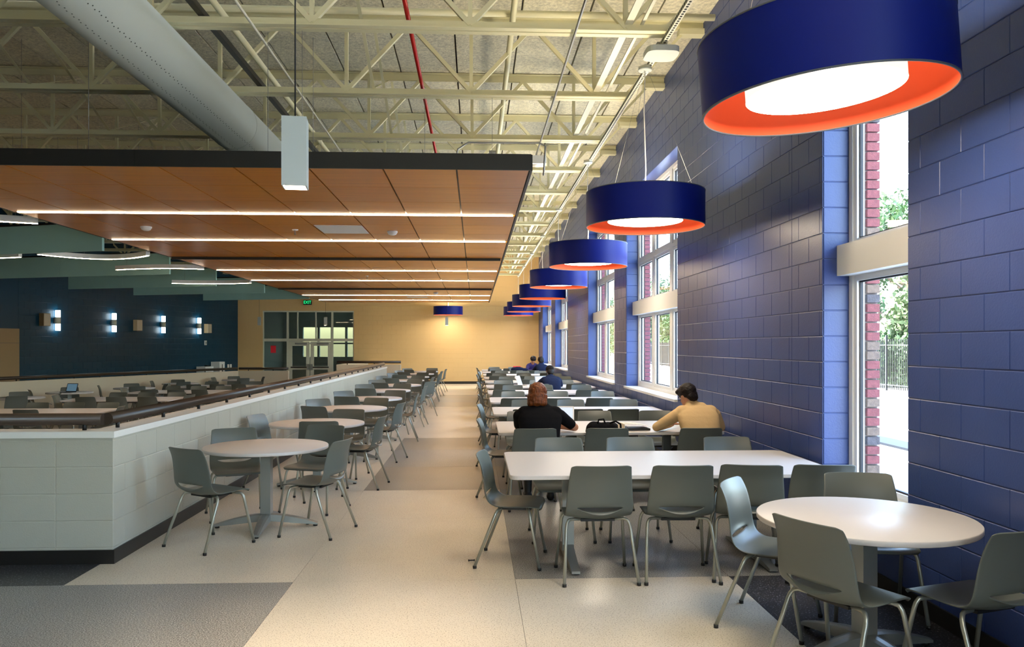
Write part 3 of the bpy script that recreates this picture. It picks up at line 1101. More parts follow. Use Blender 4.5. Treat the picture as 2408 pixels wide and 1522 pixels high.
# ------------------------------------------------------------------ square can downlights on cords
def can(loc, label, s=0.114, h=0.325, power=55, rz=0.1, ztop=4.6):
    t = thing('can_light', label, 'can light', loc, rz, 'square can downlights')
    a = s / 2
    b = a - 0.006
    m = MB()
    v = [(-a, -a, 0), (a, -a, 0), (a, a, 0), (-a, a, 0), (-a, -a, h), (a, -a, h), (a, a, h), (-a, a, h),
         (-b, -b, 0), (b, -b, 0), (b, b, 0), (-b, b, 0), (-b, -b, 0.10), (b, -b, 0.10), (b, b, 0.10), (-b, b, 0.10)]
    f = [(0, 1, 5, 4), (1, 2, 6, 5), (2, 3, 7, 6), (3, 0, 4, 7), (4, 5, 6, 7), (0, 8, 9, 1), (1, 9, 10, 2), (2, 10, 11, 3), (3, 11, 8, 0),
         (8, 12, 13, 9), (9, 13, 14, 10), (10, 14, 15, 11), (11, 15, 12, 8)]
    m.add(v, f)
    m.build('housing', 'can', t)
    MB().add([(-b, -b, 0.1), (b, -b, 0.1), (b, b, 0.1), (-b, b, 0.1)], [(3, 2, 1, 0)]).build('lamp_lens', 'can_glow', t)
    MB().tube([(0, 0, h), (0, 0, ztop - loc[2])], 0.004, 6).build('cord', 'black', t)
    ld = bpy.data.lights.new('can_spot', 'SPOT')
    ld.energy = power
    ld.color = (1.0, 0.80, 0.55)
    ld.spot_size = R(95)
    ld.spot_blend = 0.9
    ld.shadow_soft_size = 0.04
    lo = bpy.data.objects.new('can_spot', ld)
    COL.objects.link(lo)
    lo.parent = t
    lo.location = (0, 0, 0.06)
    return t


can((-0.855, 3.78, 2.40), 'grey square can light hanging before the wood ceiling, nearest', power=260, rz=0.12, ztop=5.55)
can((-1.13, 31.04, 2.44), 'grey can light hanging below the lone blue pendant', power=260)
can((-8.40, 31.04, 2.44), 'grey can light left of the storefront glass', power=80)
can((-5.85, 31.04, 2.44), 'grey can light before the storefront transom glass', power=80)

# ------------------------------------------------------------------ teal baffles and curved lights over the sunken floor
BD = Vector((-0.958, 0.287))
for i, (x, y, L) in enumerate(((-6.08, 13.16, 4.6), (-6.62, 17.39, 4.6), (-6.74, 20.82, 4.6), (-6.19, 23.44, 4.5), (-5.50, 26.34, 4.0))):
    b = thing('acoustic_baffle', 'teal felt baffle hanging left of wood ceiling, %s from the camera' % ORD[i], 'baffle', (0, 0, 0), 0, 'teal ceiling baffles')
    p0, p1 = Vector((x, y)), Vector((x, y)) + BD * L
    n_ = Vector((BD.y, -BD.x)) * 0.025
    pm_ = p0 + BD * L * 0.62
    for qa, qb in ((p0, pm_ - BD * 0.002), (pm_ + BD * 0.002, p1)):
        MB().prism([tuple(qa - n_), tuple(qa + n_), tuple(qb + n_), tuple(qb - n_)], 3.20, 3.66).build('felt_panel', 'teal', b)
    MB().prism([tuple(p0 - n_ * 1.2), tuple(p0 + n_ * 1.2), tuple(p1 + n_ * 1.2), tuple(p1 - n_ * 1.2)], 3.66, 3.69).build('top_channel', 'black', b)
    for u in (0.5, L - 0.5):
        q = p0 + BD * u
        MB().tube([(q.x, q.y, 3.69), (q.x, q.y, 5.55)], 0.003, 5).build('hanger_wire', 'galv', b)


def arc_light(pts, z, label):
    t = thing('curved_light', label, 'linear light', (0, 0, 0), 0, 'curved linear lights')
    a, m_, b = [Vector(p) for p in pts]
    ctrl = m_ * 2 - (a + b) * 0.5
    path = [((1 - s) ** 2 * a + 2 * s * (1 - s) * ctrl + s * s * b) for s in [k / 16 for k in range(17)]]
    hb, lb = MB(), MB()
    for mb, w, z0, z1 in ((hb, 0.035, z + 0.004, z + 0.085), (lb, 0.018, z - 0.002, z + 0.003)):
        v, f = [], []
        for k, p in enumerate(path):
            d = (path[min(k + 1, 16)] - path[max(k - 1, 0)]).normalized()
            n_ = Vector((-d.y, d.x)) * w
            v += [(p.x - n_.x, p.y - n_.y, z0), (p.x + n_.x, p.y + n_.y, z0), (p.x + n_.x, p.y + n_.y, z1), (p.x - n_.x, p.y - n_.y, z1)]
        for k in range(16):
            for e in range(4):
                f.append((4 * k + e, 4 * k + (e + 1) % 4, 4 * k + 4 + (e + 1) % 4, 4 * k + 4 + e))
        f += [(3, 2, 1, 0), (64, 65, 66, 67)]
        mb.add(v, f)
    h = hb.build('housing', 'frame_white', t)
    lb.build('light_strip', 'arc', t)
    for k in (2, 14):
        MB().tube([(path[k].x, path[k].y, z + 0.085), (path[k].x, path[k].y, 5.55)], 0.0025, 5).build('hanger_wire', 'galv', t)


arc_light(((-7.6, 9.75), (-6.4, 10.05), (-5.60, 10.35)), 3.21, 'curved linear light at the left frame edge')
arc_light(((-9.4, 14.75), (-8.7, 14.52), (-8.04, 14.30)), 3.21, 'curved linear light behind nearest teal baffle, cut by the frame')
arc_light(((-7.49, 13.85), (-6.70, 14.55), (-5.68, 13.94)), 3.21, 'smile shaped linear light before the second teal baffle')
arc_light(((-7.4, 16.6), (-6.4, 16.25), (-5.55, 16.37)), 3.21, 'curved linear light before the third teal baffle')
arc_light(((-7.6, 20.1), (-6.5, 20.2), (-5.6, 19.9)), 3.21, 'curved linear light before the fourth teal baffle')

# ------------------------------------------------------------------ things on the dark teal wall
WRZ = math.atan2(nv.x, -nv.y)       # local -y looks into the room


def on_wall(y, z, off=0.0):
    p = Vector((nx(y), y)) + nv * off
    return (p.x, p.y, z)


def make_sconce(y, z, label):
    t = thing('wall_sconce', label, 'wall lamp', on_wall(y, z, 0.005), WRZ, 'glass wall sconces')
    MB().box(-0.06, 0.06, -0.05, 0, -0.09, 0.09).build('back_plate', 'galv', t)
    MB().tube([(0, -0.10, -0.10), (0, -0.10, 0.10)], 0.075, 16).build('band', 'steel_white', t)
    for s in (-1, 1):
        MB().tube([(0, -0.10, s * 0.105), (0, -0.10, s * 0.31)], 0.07, 16).build('glass_shade', 'sconce', t)


for y, l in ((24.75, 'leftmost glowing wall sconce on dark teal wall'), (27.0, 'second glowing wall sconce from the left'),
             (29.35, 'third glowing wall sconce from the left'), (31.35, 'rightmost glowing wall sconce on dark teal wall')):
    make_sconce(y, 2.42, l)
for y, z, h, l in ((24.3, 2.43, 0.38, 'beige wall speaker left of the leftmost sconce'), (28.1, 2.36, 0.38, 'beige wall speaker between middle sconces'),
                   (31.9, 2.33, 0.36, 'beige wall speaker beside the rightmost sconce')):
    t = thing('wall_speaker', l, 'speaker', on_wall(y, z, 0.004), WRZ, 'beige wall speakers')
    MB().box(-0.13, 0.13, -0.16, 0, -h / 2, h / 2).build('cabinet', 'tan_door', t)
    MB().box(-0.12, 0.12, -0.172, -0.16, -h / 2 + 0.01, h / 2 - 0.01).build('grille', 'cream_wall', t)
t = thing('camera_dome', 'small white dome camera high on dark teal wall', 'camera', on_wall(28.3, 3.62, 0.004), WRZ)
MB().box(-0.09, 0.09, -0.05, 0, -0.07, 0.07).build('mount', 'galv', t)
MB().lathe([(0.0, -0.10), (0.05, -0.08), (0.075, -0.03), (0.08, 0.0)], 16, (0, -0.09, -0.01)).build('dome', 'white', t)
t = thing('wall_plate', 'small white control plate under the rightmost speaker', 'wall plate', on_wall(31.85, 1.76, 0.004), WRZ)
MB().box(-0.06, 0.06, -0.03, 0, -0.09, 0.09).build('plate', 'white', t)
MB().box(-0.03, 0.03, -0.037, -0.03, -0.04, 0.05).build('button', 'galv', t)
t = thing('outlet_plate', 'pair of small white outlets near far corner of teal wall', 'outlet', on_wall(33.4, 0.80, 0.004), WRZ)
for s in (-1, 1):
    MB().box(s * 0.09 - 0.06, s * 0.09 + 0.06, -0.015, 0, -0.07, 0.07).build('cover', 'white', t)
t = thing('wall_cabinet', 'white cabinet with dark slot standing by the teal wall', 'cabinet', on_wall(32.3, ZP, 0.25), WRZ)
MB().box(-0.17, 0.17, -0.2, 0.2, 0, 1.30).build('body', 'white', t)
MB().box(-0.02, 0.02, -0.206, -0.2, 0.9, 1.2).build('slot', 'black', t)
t = thing('drinking_fountain', 'low white drinking fountain left of white cabinet', 'fountain', on_wall(31.5, ZP, 0.25), WRZ)
MB().box(-0.26, 0.26, -0.2, 0.2, 0.45, 1.13).build('basin', 'white', t)
MB().box(-0.03, 0.16, -0.12, 0.0, 1.13, 1.18).build('spout', 'black', t)
MB().box(-0.2, 0.2, 0.0, 0.2, 0.0, 0.45).build('pedestal', 'galv', t)
dl = empty_struct('door_2', 'tan panel door in the dark teal wall at the left edge')
yv = 22.75
pd = Vector((nx(yv), yv))
md = MB().box(-0.75, 0.75, -0.04, 0, ZP, 2.14)
md.build('door_leaf', 'tan_door', dl, (pd.x + nv.x * 0.01, pd.y + nv.y * 0.01, 0), WRZ)
MB().box(-0.75, 0.75, -0.045, -0.04, 1.72, 1.73).build('reveal_line', 'slab', dl, (pd.x + nv.x * 0.01, pd.y + nv.y * 0.01, 0), WRZ)
t = thing('outlet_plate', 'white outlet plate low on the yellow wall by aisle', 'outlet', (0.22, YF - 0.012, 0.47))
MB().box(-0.06, 0.06, -0.012, 0, -0.075, 0.075).build('cover', 'white', t)
for s in (-1, 1):
    MB().box(-0.02, 0.02, -0.015, -0.012, s * 0.03 - 0.015, s * 0.03 + 0.015).build('socket', 'slab', t)


# ------------------------------------------------------------------ chairs
def catmull(P, n):
    out = []
    for i in range(len(P) - 1):
        p0, p1, p2, p3 = P[max(i - 1, 0)], P[i], P[i + 1], P[min(i + 2, len(P) - 1)]
        for k in range(n):
            t = k / n
            out.append(tuple(0.5 * (2 * b + (c - a) * t + (2 * a - 5 * b + 4 * c - d) * t * t + (3 * b - a - 3 * c + d) * t ** 3) for a, b, c, d in zip(p0, p1, p2, p3)))
    out.append(tuple(P[-1]))
    return out


def shell_mesh():
    # y, z, half width, forward wrap of the edges, lift of the edges
    P = [(0.222, 0.428, 0.205, 0.0, 0.0), (0.205, 0.447, 0.222, 0.0, 0.0), (0.12, 0.452, 0.232, 0.0, 0.004), (0.0, 0.442, 0.236, 0.0, 0.012),
         (-0.10, 0.434, 0.236, 0.004, 0.022), (-0.165, 0.446, 0.236, 0.022, 0.028), (-0.207, 0.486, 0.237, 0.038, 0.016), (-0.226, 0.545, 0.236, 0.042, 0.004),
         (-0.236, 0.64, 0.229, 0.040, 0.0), (-0.254, 0.74, 0.219, 0.036, 0.0), (-0.283, 0.812, 0.211, 0.032, 0.0), (-0.290, 0.826, 0.206, 0.031, 0.0)]
    rows = catmull(P, 3)
    # the slot lies between rows si and si+1
    si = 3 * 6 + 2
    NU = 20
    us = [-1 + 2 * k / NU for k in range(NU + 1)]
    bm = bmesh.new()
    grid = []

    def pt(row, u, dz=0.0):
        y, z, w, fw, li = row
        return (u * w, y + fw * u * u, z + li * u * u + dz)

    top = rows[-1]
    for i, row in enumerate(rows):
        g = []
        for u in us:
            w_ = row
            x, y, z = pt(w_, u)
            if i >= len(rows) - 4 and abs(u) > 0.85:
                z -= 0.016 * ((abs(u) - 0.85) / 0.15) ** 2 * (i - len(rows) + 4) / 3
            if i < 3 and abs(u) > 0.7:
                y -= 0.02 * ((abs(u) - 0.7) / 0.3) ** 2 * (3 - i) / 3
            if i == si:
                # lower lip of the smile opening dips in the middle
                if abs(u) < 0.66:
                    z -= 0.046 * (1 - (u / 0.66) ** 2)
                    y -= 0.018 * (1 - (u / 0.66) ** 2)
            g.append(bm.verts.new((x, y, z)))
        grid.append(g)
    # upper lip: a copy of row si kept straight
    y, z, w, fw, li = rows[si]
    up = []
    for k, u in enumerate(us):
        if abs(u) < 0.66:
            x, yy, zz = pt(rows[si], u, 0.004 * (1 - (u / 0.66) ** 2))
            yy += 0.010 * (1 - (u / 0.66) ** 2)
            up.append(bm.verts.new((x, yy, zz)))
        else:
            up.append(grid[si][k])
    for i in range(len(rows) - 1):
        lo = up if i == si else grid[i]
        hi = grid[i + 1]
        for k in range(NU):
            bm.faces.new((lo[k], lo[k + 1], hi[k + 1], hi[k]))
    for f in bm.faces:
        f.smooth = True
    me = bpy.data.meshes.new('seat_shell')
    bm.to_mesh(me)
    bm.free()
    me.materials.append(M['chair'])
    o = bpy.data.objects.new('tmp', me)
    COL.objects.link(o)
    s = o.modifiers.new('s', 'SOLIDIFY')
    s.thickness = 0.008
    s.offset = 0
    b = o.modifiers.new('b', 'SUBSURF')
    b.levels = 1
    b.render_levels = 1
    bake(o)
    me = o.data
    me.name = 'seat_shell'
    me.polygons.foreach_set('use_smooth', [True] * len(me.polygons))
    bpy.data.objects.remove(o)
    return me


SHELL = shell_mesh()


def leg_mesh(sx, front, n):
    ys = 0.11 if front else -0.08
    yk = 0.135 if front else -0.105
    yf = 0.215 if front else -0.265
    p = [(sx * 0.10, ys, 0.424), (sx * 0.185, ys + (yk - ys) * 0.6, 0.426), (sx * 0.207, yk, 0.420), (sx * 0.220, yk + (yf - yk) * 0.06, 0.400),
         (sx * 0.226, yk + (yf - yk) * 0.12, 0.375), (sx * 0.258, yf, 0.016)]
    return MB().tube(p, 0.0115, n).mesh('leg', 'leg'), (sx * 0.258, yf)


def make_chair(fine):
    t = thing('chair', 'x', 'chair')
    put('seat_shell', SHELL, t)
    for sx in (-1, 1):
        for fr_ in (True, False):
            me, (gx, gy) = leg_mesh(sx, fr_, 10 if fine else 6)
            l = put('leg', me, t)
            if fine:
                MB().tube([(gx, gy, 0.0), (gx, gy, 0.02)], 0.0145, 10).build('glide', 'glide', l)
    if fine:
        MB().box(-0.12, 0.12, -0.11, 0.14, 0.412, 0.428).build('seat_bracket', 'glide', t)
    return t


chair_near = make_chair(True)
chair_far = make_chair(False)


def facing(fx, fy):
    return math.atan2(-fx, fy)


def chair(x, y, rz, label, group, z=0.0):
    src = chair_near if math.hypot(x, y) < 13 else chair_far
    return dup(src, (x, y, z), rz, label, group)


# ------------------------------------------------------------------ tables
def rounded_rect(x0, x1, y0, y1, r, n=6):
    out = []
    for cx, cy, a0 in ((x1 - r, y1 - r, 0), (x0 + r, y1 - r, 90), (x0 + r, y0 + r, 180), (x1 - r, y0 + r, 270)):
        for k in range(n + 1):
            a = R(a0 + 90 * k / n)
            out.append((cx + r * math.cos(a), cy + r * math.sin(a)))
    return out


def make_long_table(L=2.40, D=1.26):
    t = thing('long_table', 'x', 'table')
    m = MB()
    zt, th = 0.74, 0.03
    p0 = rounded_rect(-L / 2, L / 2, -D / 2, D / 2, 0.07)
    p1 = rounded_rect(-L / 2 + 0.004, L / 2 - 0.004, -D / 2 + 0.004, D / 2 - 0.004, 0.066)
    n = len(p0)
    v = [(x, y, zt - th) for x, y in p1] + [(x, y, zt - th + 0.004) for x, y in p0] + [(x, y, zt - 0.004) for x, y in p0] + [(x, y, zt) for x, y in p1]
    f = [tuple(reversed(range(n))), tuple(range(3 * n, 4 * n))]
    for k in range(3):
        f += [(k * n + i, k * n + (i + 1) % n, (k + 1) * n + (i + 1) % n, (k + 1) * n + i) for i in range(n)]
    m.add(v, f)
    m.build('tabletop', 'top', t)
    for x in (-0.72, 0.72):
        MB().box(x - 0.045, x + 0.045, -0.03, 0.03, 0.06, 0.70).build('column', 'table_leg', t)
        f_ = MB()
        for s in (-1, 1):
            v = [(x - 0.04, 0, 0.02), (x + 0.04, 0, 0.02), (x + 0.04, 0, 0.11), (x - 0.04, 0, 0.11),
                 (x - 0.03, s * 0.50, 0.012), (x + 0.03, s * 0.50, 0.012), (x + 0.03, s * 0.50, 0.03), (x - 0.03, s * 0.50, 0.03)]
            q = [(0, 1, 5, 4), (1, 2, 6, 5), (2, 3, 7, 6), (3, 0, 4, 7), (4, 5, 6, 7)]
            f_.add(v, q if s < 0 else [tuple(reversed(e)) for e in q])
        f_.build('foot', 'table_leg', t)
        MB().box(x - 0.03, x + 0.03, -0.42, 0.42, 0.675, 0.71).build('bracket', 'table_leg', t)
    MB().box(-0.70, 0.70, -0.025, 0.025, 0.655, 0.70).build('stretcher', 'glide', t)
    return t


def make_round_table(r=0.55):
    t = thing('round_table', 'x', 'table')
    MB().lathe([(0.0, 0.71), (r - 0.004, 0.71), (r, 0.714), (r, 0.736), (r - 0.004, 0.74), (0.0, 0.74)], 72).build('tabletop', 'top', t)
    MB().lathe([(0.0, 0.69), (0.14, 0.692), (0.15, 0.71)], 20).build('top_plate', 'glide', t)
    MB().box(-0.045, 0.045, -0.045, 0.045, 0.06, 0.70).build('column', 'table_leg', t)
    for k in range(4):
        a = PI / 2 * k + 0.06
        v, f = [], []
        N = 6
        for i in range(N + 1):
            s = i / N
            rr = 0.03 + s * 0.43
            w = 0.045 - 0.018 * s
            zt = 0.125 - 0.09 * s ** 1.6
            zb = 0.06 - 0.045 * s
            for dx, z in ((-w, zb), (w, zb), (w, zt - 0.006), (w * 0.4, zt), (-w * 0.4, zt), (-w, zt - 0.006)):
                v.append((rr * math.cos(a) - dx * math.sin(a), rr * math.sin(a) + dx * math.cos(a), z))
        for i in range(N):
            for e in range(6):
                f.append((6 * i + e, 6 * i + (e + 1) % 6, 6 * i + 6 + (e + 1) % 6, 6 * i + 6 + e))
        f += [(5, 4, 3, 2, 1, 0), tuple(6 * N + e for e in range(6))]
        arm = MB().add(v, f).build('base_leg', 'table_leg', t)
        MB().tube([(0.435 * math.cos(a), 0.435 * math.sin(a), 0.0), (0.435 * math.cos(a), 0.435 * math.sin(a), 0.02)], 0.02, 10).build('glide', 'glide', arm)
    return t


LT = make_long_table()
RT = make_round_table()
GC = 'grey plastic chairs'


def jit(a=0.04):
    return random.uniform(-a, a)


# --- long tables along the blue wall
NEARY = [5.48, 8.18, 10.4, 12.6, 14.85, 17.1, 19.4, 21.7, 24.0, 26.4, 28.7]
POS = ['by the aisle', 'second from aisle', 'third from aisle', 'by the blue wall']
for i, y in enumerate(NEARY):
    o_ = ORD[i]
    ctr = y + 0.63
    lab = ['long white table nearest the camera by the blue wall', 'second long white table, with binder and laptop on it'][i] if i < 2 else \
        '%s long white table from camera beside blue wall' % o_
    dup(LT, (1.44, ctr, 0), 0, lab, 'long white tables by the blue wall')
    if i == 0:
        near = [(0.86, 5.62, 0.02), (1.44, 5.62, -0.03), (1.96, 5.62, -0.18), (2.45, 5.60, -0.12)]
        far = [(0.74, 6.74, PI), (1.38, 6.74, PI), (2.26, 6.74, PI)]
        end = (0.30, 6.04, facing(0.98, -0.17))
    elif i == 1:
        near = [(0.59, 8.06, 0.02), (1.33, 8.06, -0.05), (2.27, 8.04, -0.03)]
        far = [(0.62, 9.60, PI + 0.05), (1.50, 9.62, PI), (2.27, 9.62, PI - 0.04)]
        end = (0.30, 8.78, facing(1, -0.08))
    else:
        near = [(0.62 + jit(0.12), y + jit(), jit(0.1)), (1.32 + jit(0.12), y + jit(), jit(0.1)), (2.05 + jit(0.15), y + jit(), jit(0.1))]
        far = [(0.78 + jit(0.12), y + 1.30 + jit(), PI + jit(0.1)), (1.50 + jit(0.12), y + 1.30 + jit(), PI + jit(0.1)), (2.22 + jit(0.12), y + 1.30 + jit(), PI + jit(0.1))]
        end = (0.33 + jit(0.03), ctr + jit(0.12), facing(1, jit(0.12)))
    which = 'nearest' if i == 0 else o_
    for k, (x, yy, rz) in enumerate(near):
        chair(x, yy, rz, 'grey chair at the near side of %s long wall table, %s' % (which, POS[3] if k == len(near) - 1 else POS[k]), GC)
    for k, (x, yy, rz) in enumerate(far):
        chair(x, yy, rz, 'grey chair at the far side of %s long wall table, %s' % (which, POS[3] if k == len(far) - 1 else POS[k]), GC)
    chair(*end, 'grey chair at the aisle end of %s long wall table' % which, GC)

# --- round table at the right front
dup(RT, (2.07, 4.10, 0), 0.25, 'round white table in the right foreground under the window', 'round white tables')
for x, y, fx, fy, l in ((2.42, 4.72, -0.18, -0.98, 'grey chair under the window behind the right foreground round table'),
                        (1.77, 4.60, 0.82, -0.57, 'grey chair left of the right foreground round table'),
                        (1.79, 3.76, 0.90, 0.43, 'grey chair in front of the right foreground round table'),
                        (2.39, 3.66, -0.30, 0.95, 'grey chair cut by the right edge of the photo')):
    chair(x, y, facing(fx, fy), l, GC)

# --- round tables along the low white wall
RY = [7.26, 9.40, 11.6, 13.75, 16.2, 18.4, 20.9, 23.2, 25.6, 28.0]
for i, y in enumerate(RY):
    x = -1.90 if i == 0 else -1.86 + jit(0.05)
    dup(RT, (x, y, 0), 0.0 if i == 0 else jit(0.4), '%s round white table from camera along the low white wall' % ORD[i] if i else 'nearest round white table beside the low white wall', 'round white tables')
    if i == 0:
        cs = [(-2.19, 6.65, 0.56, 0.83), (-2.30, 7.72, 0.40, -0.92), (-1.41, 7.04, -0.96, 0.27), (-1.62, 7.98, -0.30, -0.95)]
    else:
        cs = []
        for ax, ay in ((-0.25, -0.60), (-0.40, 0.44), (0.56, -0.12), (0.22, 0.62)):
            dx, dy = ax + jit(0.06), ay + jit(0.06)
            cs.append((x + dx, y + dy, -dx + jit(0.15), -dy + jit(0.15)))
        if i == 1:
            cs[0] = (-1.72, 8.92, -0.05, 1.0)
            cs[1] = (x - 0.50, y + 0.05, 1, -0.25)
    for (cx_, cy_, fx, fy), w in zip(cs, ('front', 'wall side', 'aisle side', 'back')):
        chair(cx_, cy_, facing(fx, fy), 'grey chair at the %s of the %s round table beside low wall' % (w, ORD[i] if i else 'nearest'), GC)

# --- tables on the sunken floor
PITL = [(-8.00, 14.92, 2, 'nearest'), (-7.95, 18.35, 3, 'second'), (-7.75, 21.2, 3, 'third'), (-7.6, 24.0, 3, 'fourth')]
for x, y, n, o_ in PITL:
    dup(LT, (x, y, ZP), 0.0, 'long table on the sunken floor, %s from the front rail' % o_, 'long tables on the sunken floor')
    for k in range(3):
        xx = x - 0.62 + 0.68 * k
        w = ['left', 'middle', 'right'][k]
        if not (o_ == 'nearest' and k == 2):
            chair(xx + jit(), y - 0.45 + jit(0.05), jit(0.12), 'grey chair on sunken floor, near side of %s long table, %s' % (o_, w), GC, ZP)
        chair(xx + 0.02 + jit(), y + 0.72 + jit(0.05), PI + jit(0.12), 'grey chair on sunken floor, far side of %s long table, %s' % (o_, w), GC, ZP)
    chair(x + 1.18, y + jit(0.1), facing(-1, jit(0.3)), 'grey chair on sunken floor, right end of %s long table' % o_, GC, ZP)
    if o_ != 'nearest':
        chair(x - 1.30, y + jit(0.1), facing(1, jit(0.3)), 'grey chair on sunken floor, left end of %s long table' % o_, GC, ZP)
PITR = [(-10.65, 18.86, 'nearest'), (-10.53, 20.95, 'second'), (-9.75, 23.0, 'third'), (-9.45, 25.7, 'fourth'), (-8.43, 28.4, 'fifth')]
for i, (x, y, o_) in enumerate(PITR):
    dup(RT, (x, y, ZP), 0.6 + jit(0.3), 'round table on sunken floor by its far left wall, %s' % o_ if i != 1 else 'round table on sunken floor holding a laptop', 'round tables on the sunken floor')
    for ax, ay, w in ((-0.30, 0.62, 'back'), (0.58, 0.20, 'right'), (-0.62, -0.15, 'left'), (0.25, -0.60, 'front')):
        if i == 1 and w in ('front', 'right'):
            continue
        chair(x + ax + jit(), y + ay + jit(), facing(-ax + jit(0.2), -ay + jit(0.2)), 'grey chair on sunken floor, %s of the %s round table' % (w, o_), GC, ZP)
for q in (LT, RT, chair_near, chair_far):
    purge(q)


# ------------------------------------------------------------------ things on the tables
def laptop(x, y, z, rz, label, body='galv', screen='screen', tilt=105):
    t = thing('laptop', label, 'laptop', (x, y, z), rz)
    MB().prism(rounded_rect(-0.16, 0.16, -0.11, 0.11, 0.015, 3), 0.001, 0.016).build('keyboard_base', body, t)
    MB().box(-0.135, 0.135, -0.03, 0.08, 0.016, 0.018).build('keyboard', 'glide', t)
    a = R(tilt)
    l = MB()
    l.prism(rounded_rect(-0.16, 0.16, 0, 0.22, 0.012, 3), -0.004, 0.004)
    lo = l.build('lid', body, t, (0, 0.11, 0.016))
    lo.rotation_euler = (PI - a, 0, 0)
    MB().add([(-0.145, 0.015, 0), (0.145, 0.015, 0), (0.145, 0.205, 0), (-0.145, 0.205, 0)], [(0, 1, 2, 3)]).build('screen', screen, lo, (0, 0, 0.0046))
    return t


# laptop local: user sits at -y, the lid stands at +y
laptop(0.93, 8.66, 0.741, -0.12, 'open white laptop in front of the person with auburn hair', 'white', 'screen_white', 108)
laptop(1.52, 17.45, 0.741, 0.25, 'open laptop in front of the person in cap', 'galv', 'screen_white', 108)
laptop(1.12, 17.75, 0.741, 1.2, 'open white laptop seen edge on, left of person in cap', 'white', 'screen_white', 110)
laptop(-10.5, 20.8, 0.741 + ZP, -0.25, 'open dark laptop on round table of sunken floor', 'glide', 'screen', 108)
bk = thing('binder', 'open white ring binder on table beside person in tan', 'binder', (1.72, 8.45, 0.741), 0.1)
MB().add([(-0.15, -0.13, 0.0), (-0.15, 0.13, 0.0), (-0.15, 0.13, 0.07), (-0.15, -0.13, 0.07),
          (-0.145, -0.13, 0.0), (-0.145, 0.13, 0.0), (-0.145, 0.13, 0.07), (-0.145, -0.13, 0.07)],
         [(0, 3, 2, 1), (4, 5, 6, 7), (0, 1, 5, 4), (1, 2, 6, 5), (2, 3, 7, 6), (3, 0, 4, 7)]).build('spine', 'cream_wall', bk)
cv = MB()
for k in range(8):
    u0, u1 = k / 8, (k + 1) / 8
    z0, z1 = 0.07 - 0.035 * u0 + 0.012 * math.sin(PI * u0), 0.07 - 0.035 * u1 + 0.012 * math.sin(PI * u1)
    xa, xb = -0.148 + 0.30 * u0, -0.148 + 0.30 * u1
    cv.add([(xa, -0.13, z0), (xb, -0.13, z1), (xb, 0.13, z1), (xa, 0.13, z0), (xa, -0.13, z0 + 0.003), (xb, -0.13, z1 + 0.003), (xb, 0.13, z1 + 0.003), (xa, 0.13, z0 + 0.003)],
           [(0, 3, 2, 1), (4, 5, 6, 7), (0, 1, 5, 4), (1, 2, 6, 5), (2, 3, 7, 6), (3, 0, 4, 7)], True)
cv.build('cover', 'paper', bk)
MB().box(-0.13, 0.14, -0.12, 0.12, 0.001, 0.022).build('inner_board', 'glide', bk)
for dy in (-0.08, 0.0, 0.08):
    MB().tube([(-0.12 + 0.022 * math.cos(a), dy, 0.024 + 0.022 * math.sin(a)) for a in [PI * k / 8 for k in range(9)]], 0.0025, 6).build('ring', 'galv', bk)
pp = MB()
for k in range(3):
    pp.box(-0.1, 0.1, -0.14, 0.14, 0.0 + k * 0.004, 0.003 + k * 0.004, 0.1 * k)
tag(pp.build('paper_pile', 'paper', None, (-10.8, 20.7, 0.742 + ZP)), 'loose white papers beside the laptop on sunken floor', 'papers')
db = MB()
db.tube([(-0.025, 0, 0.008), (-0.015, 0, 0.008), (0.015, 0, 0.008), (0.025, 0, 0.008)], [0.009, 0.005, 0.005, 0.009], 8)
tag(db.build('floor_scrap', 'glide', None, (-0.03, 6.02, 0.001), 0.1), 'tiny black scrap lying on the cream floor of aisle', 'scrap')

# backpack resting on a chair seat at the second table


def remeshed(mb, name, m, voxel, smooth=6, parent=None, disp=None):
    o = mb.build(name, m)
    r_ = o.modifiers.new('r', 'REMESH')
    r_.mode = 'VOXEL'
    r_.voxel_size = voxel
    s_ = o.modifiers.new('s', 'SMOOTH')
    s_.factor = 0.5
    s_.iterations = smooth
    if disp:
        tx = bpy.data.textures.new('clumps', 'CLOUDS')
        tx.noise_scale = disp[1]
        dm = o.modifiers.new('d', 'DISPLACE')
        dm.texture = tx
        dm.strength = disp[0]
        dm.texture_coords = 'LOCAL'
    bake(o)
    o.data.polygons.foreach_set('use_smooth', [True] * len(o.data.polygons))
    if parent:
        o.parent = parent
    return o


def sph(mb, c, r, rot=None, n=14):
    """ellipsoid added as a closed mesh; r a number or a triple"""
    rx, ry, rz = (r, r, r) if not isinstance(r, (tuple, list)) else r
    v, f = [], []
    for i in range(n + 1):
        a = PI * i / n
        for k in range(2 * n):
            b = PI * k / n
            p = Vector((rx * math.sin(a) * math.cos(b), ry * math.sin(a) * math.sin(b), rz * math.cos(a)))
            if rot:
                p = rot @ p
            v.append((c[0] + p.x, c[1] + p.y, c[2] + p.z))
    w = 2 * n
    for i in range(n):
        for k in range(w):
            f.append((i * w + k, (i + 1) * w + k, (i + 1) * w + (k + 1) % w, i * w + (k + 1) % w))
    mb.add(v, f, True)


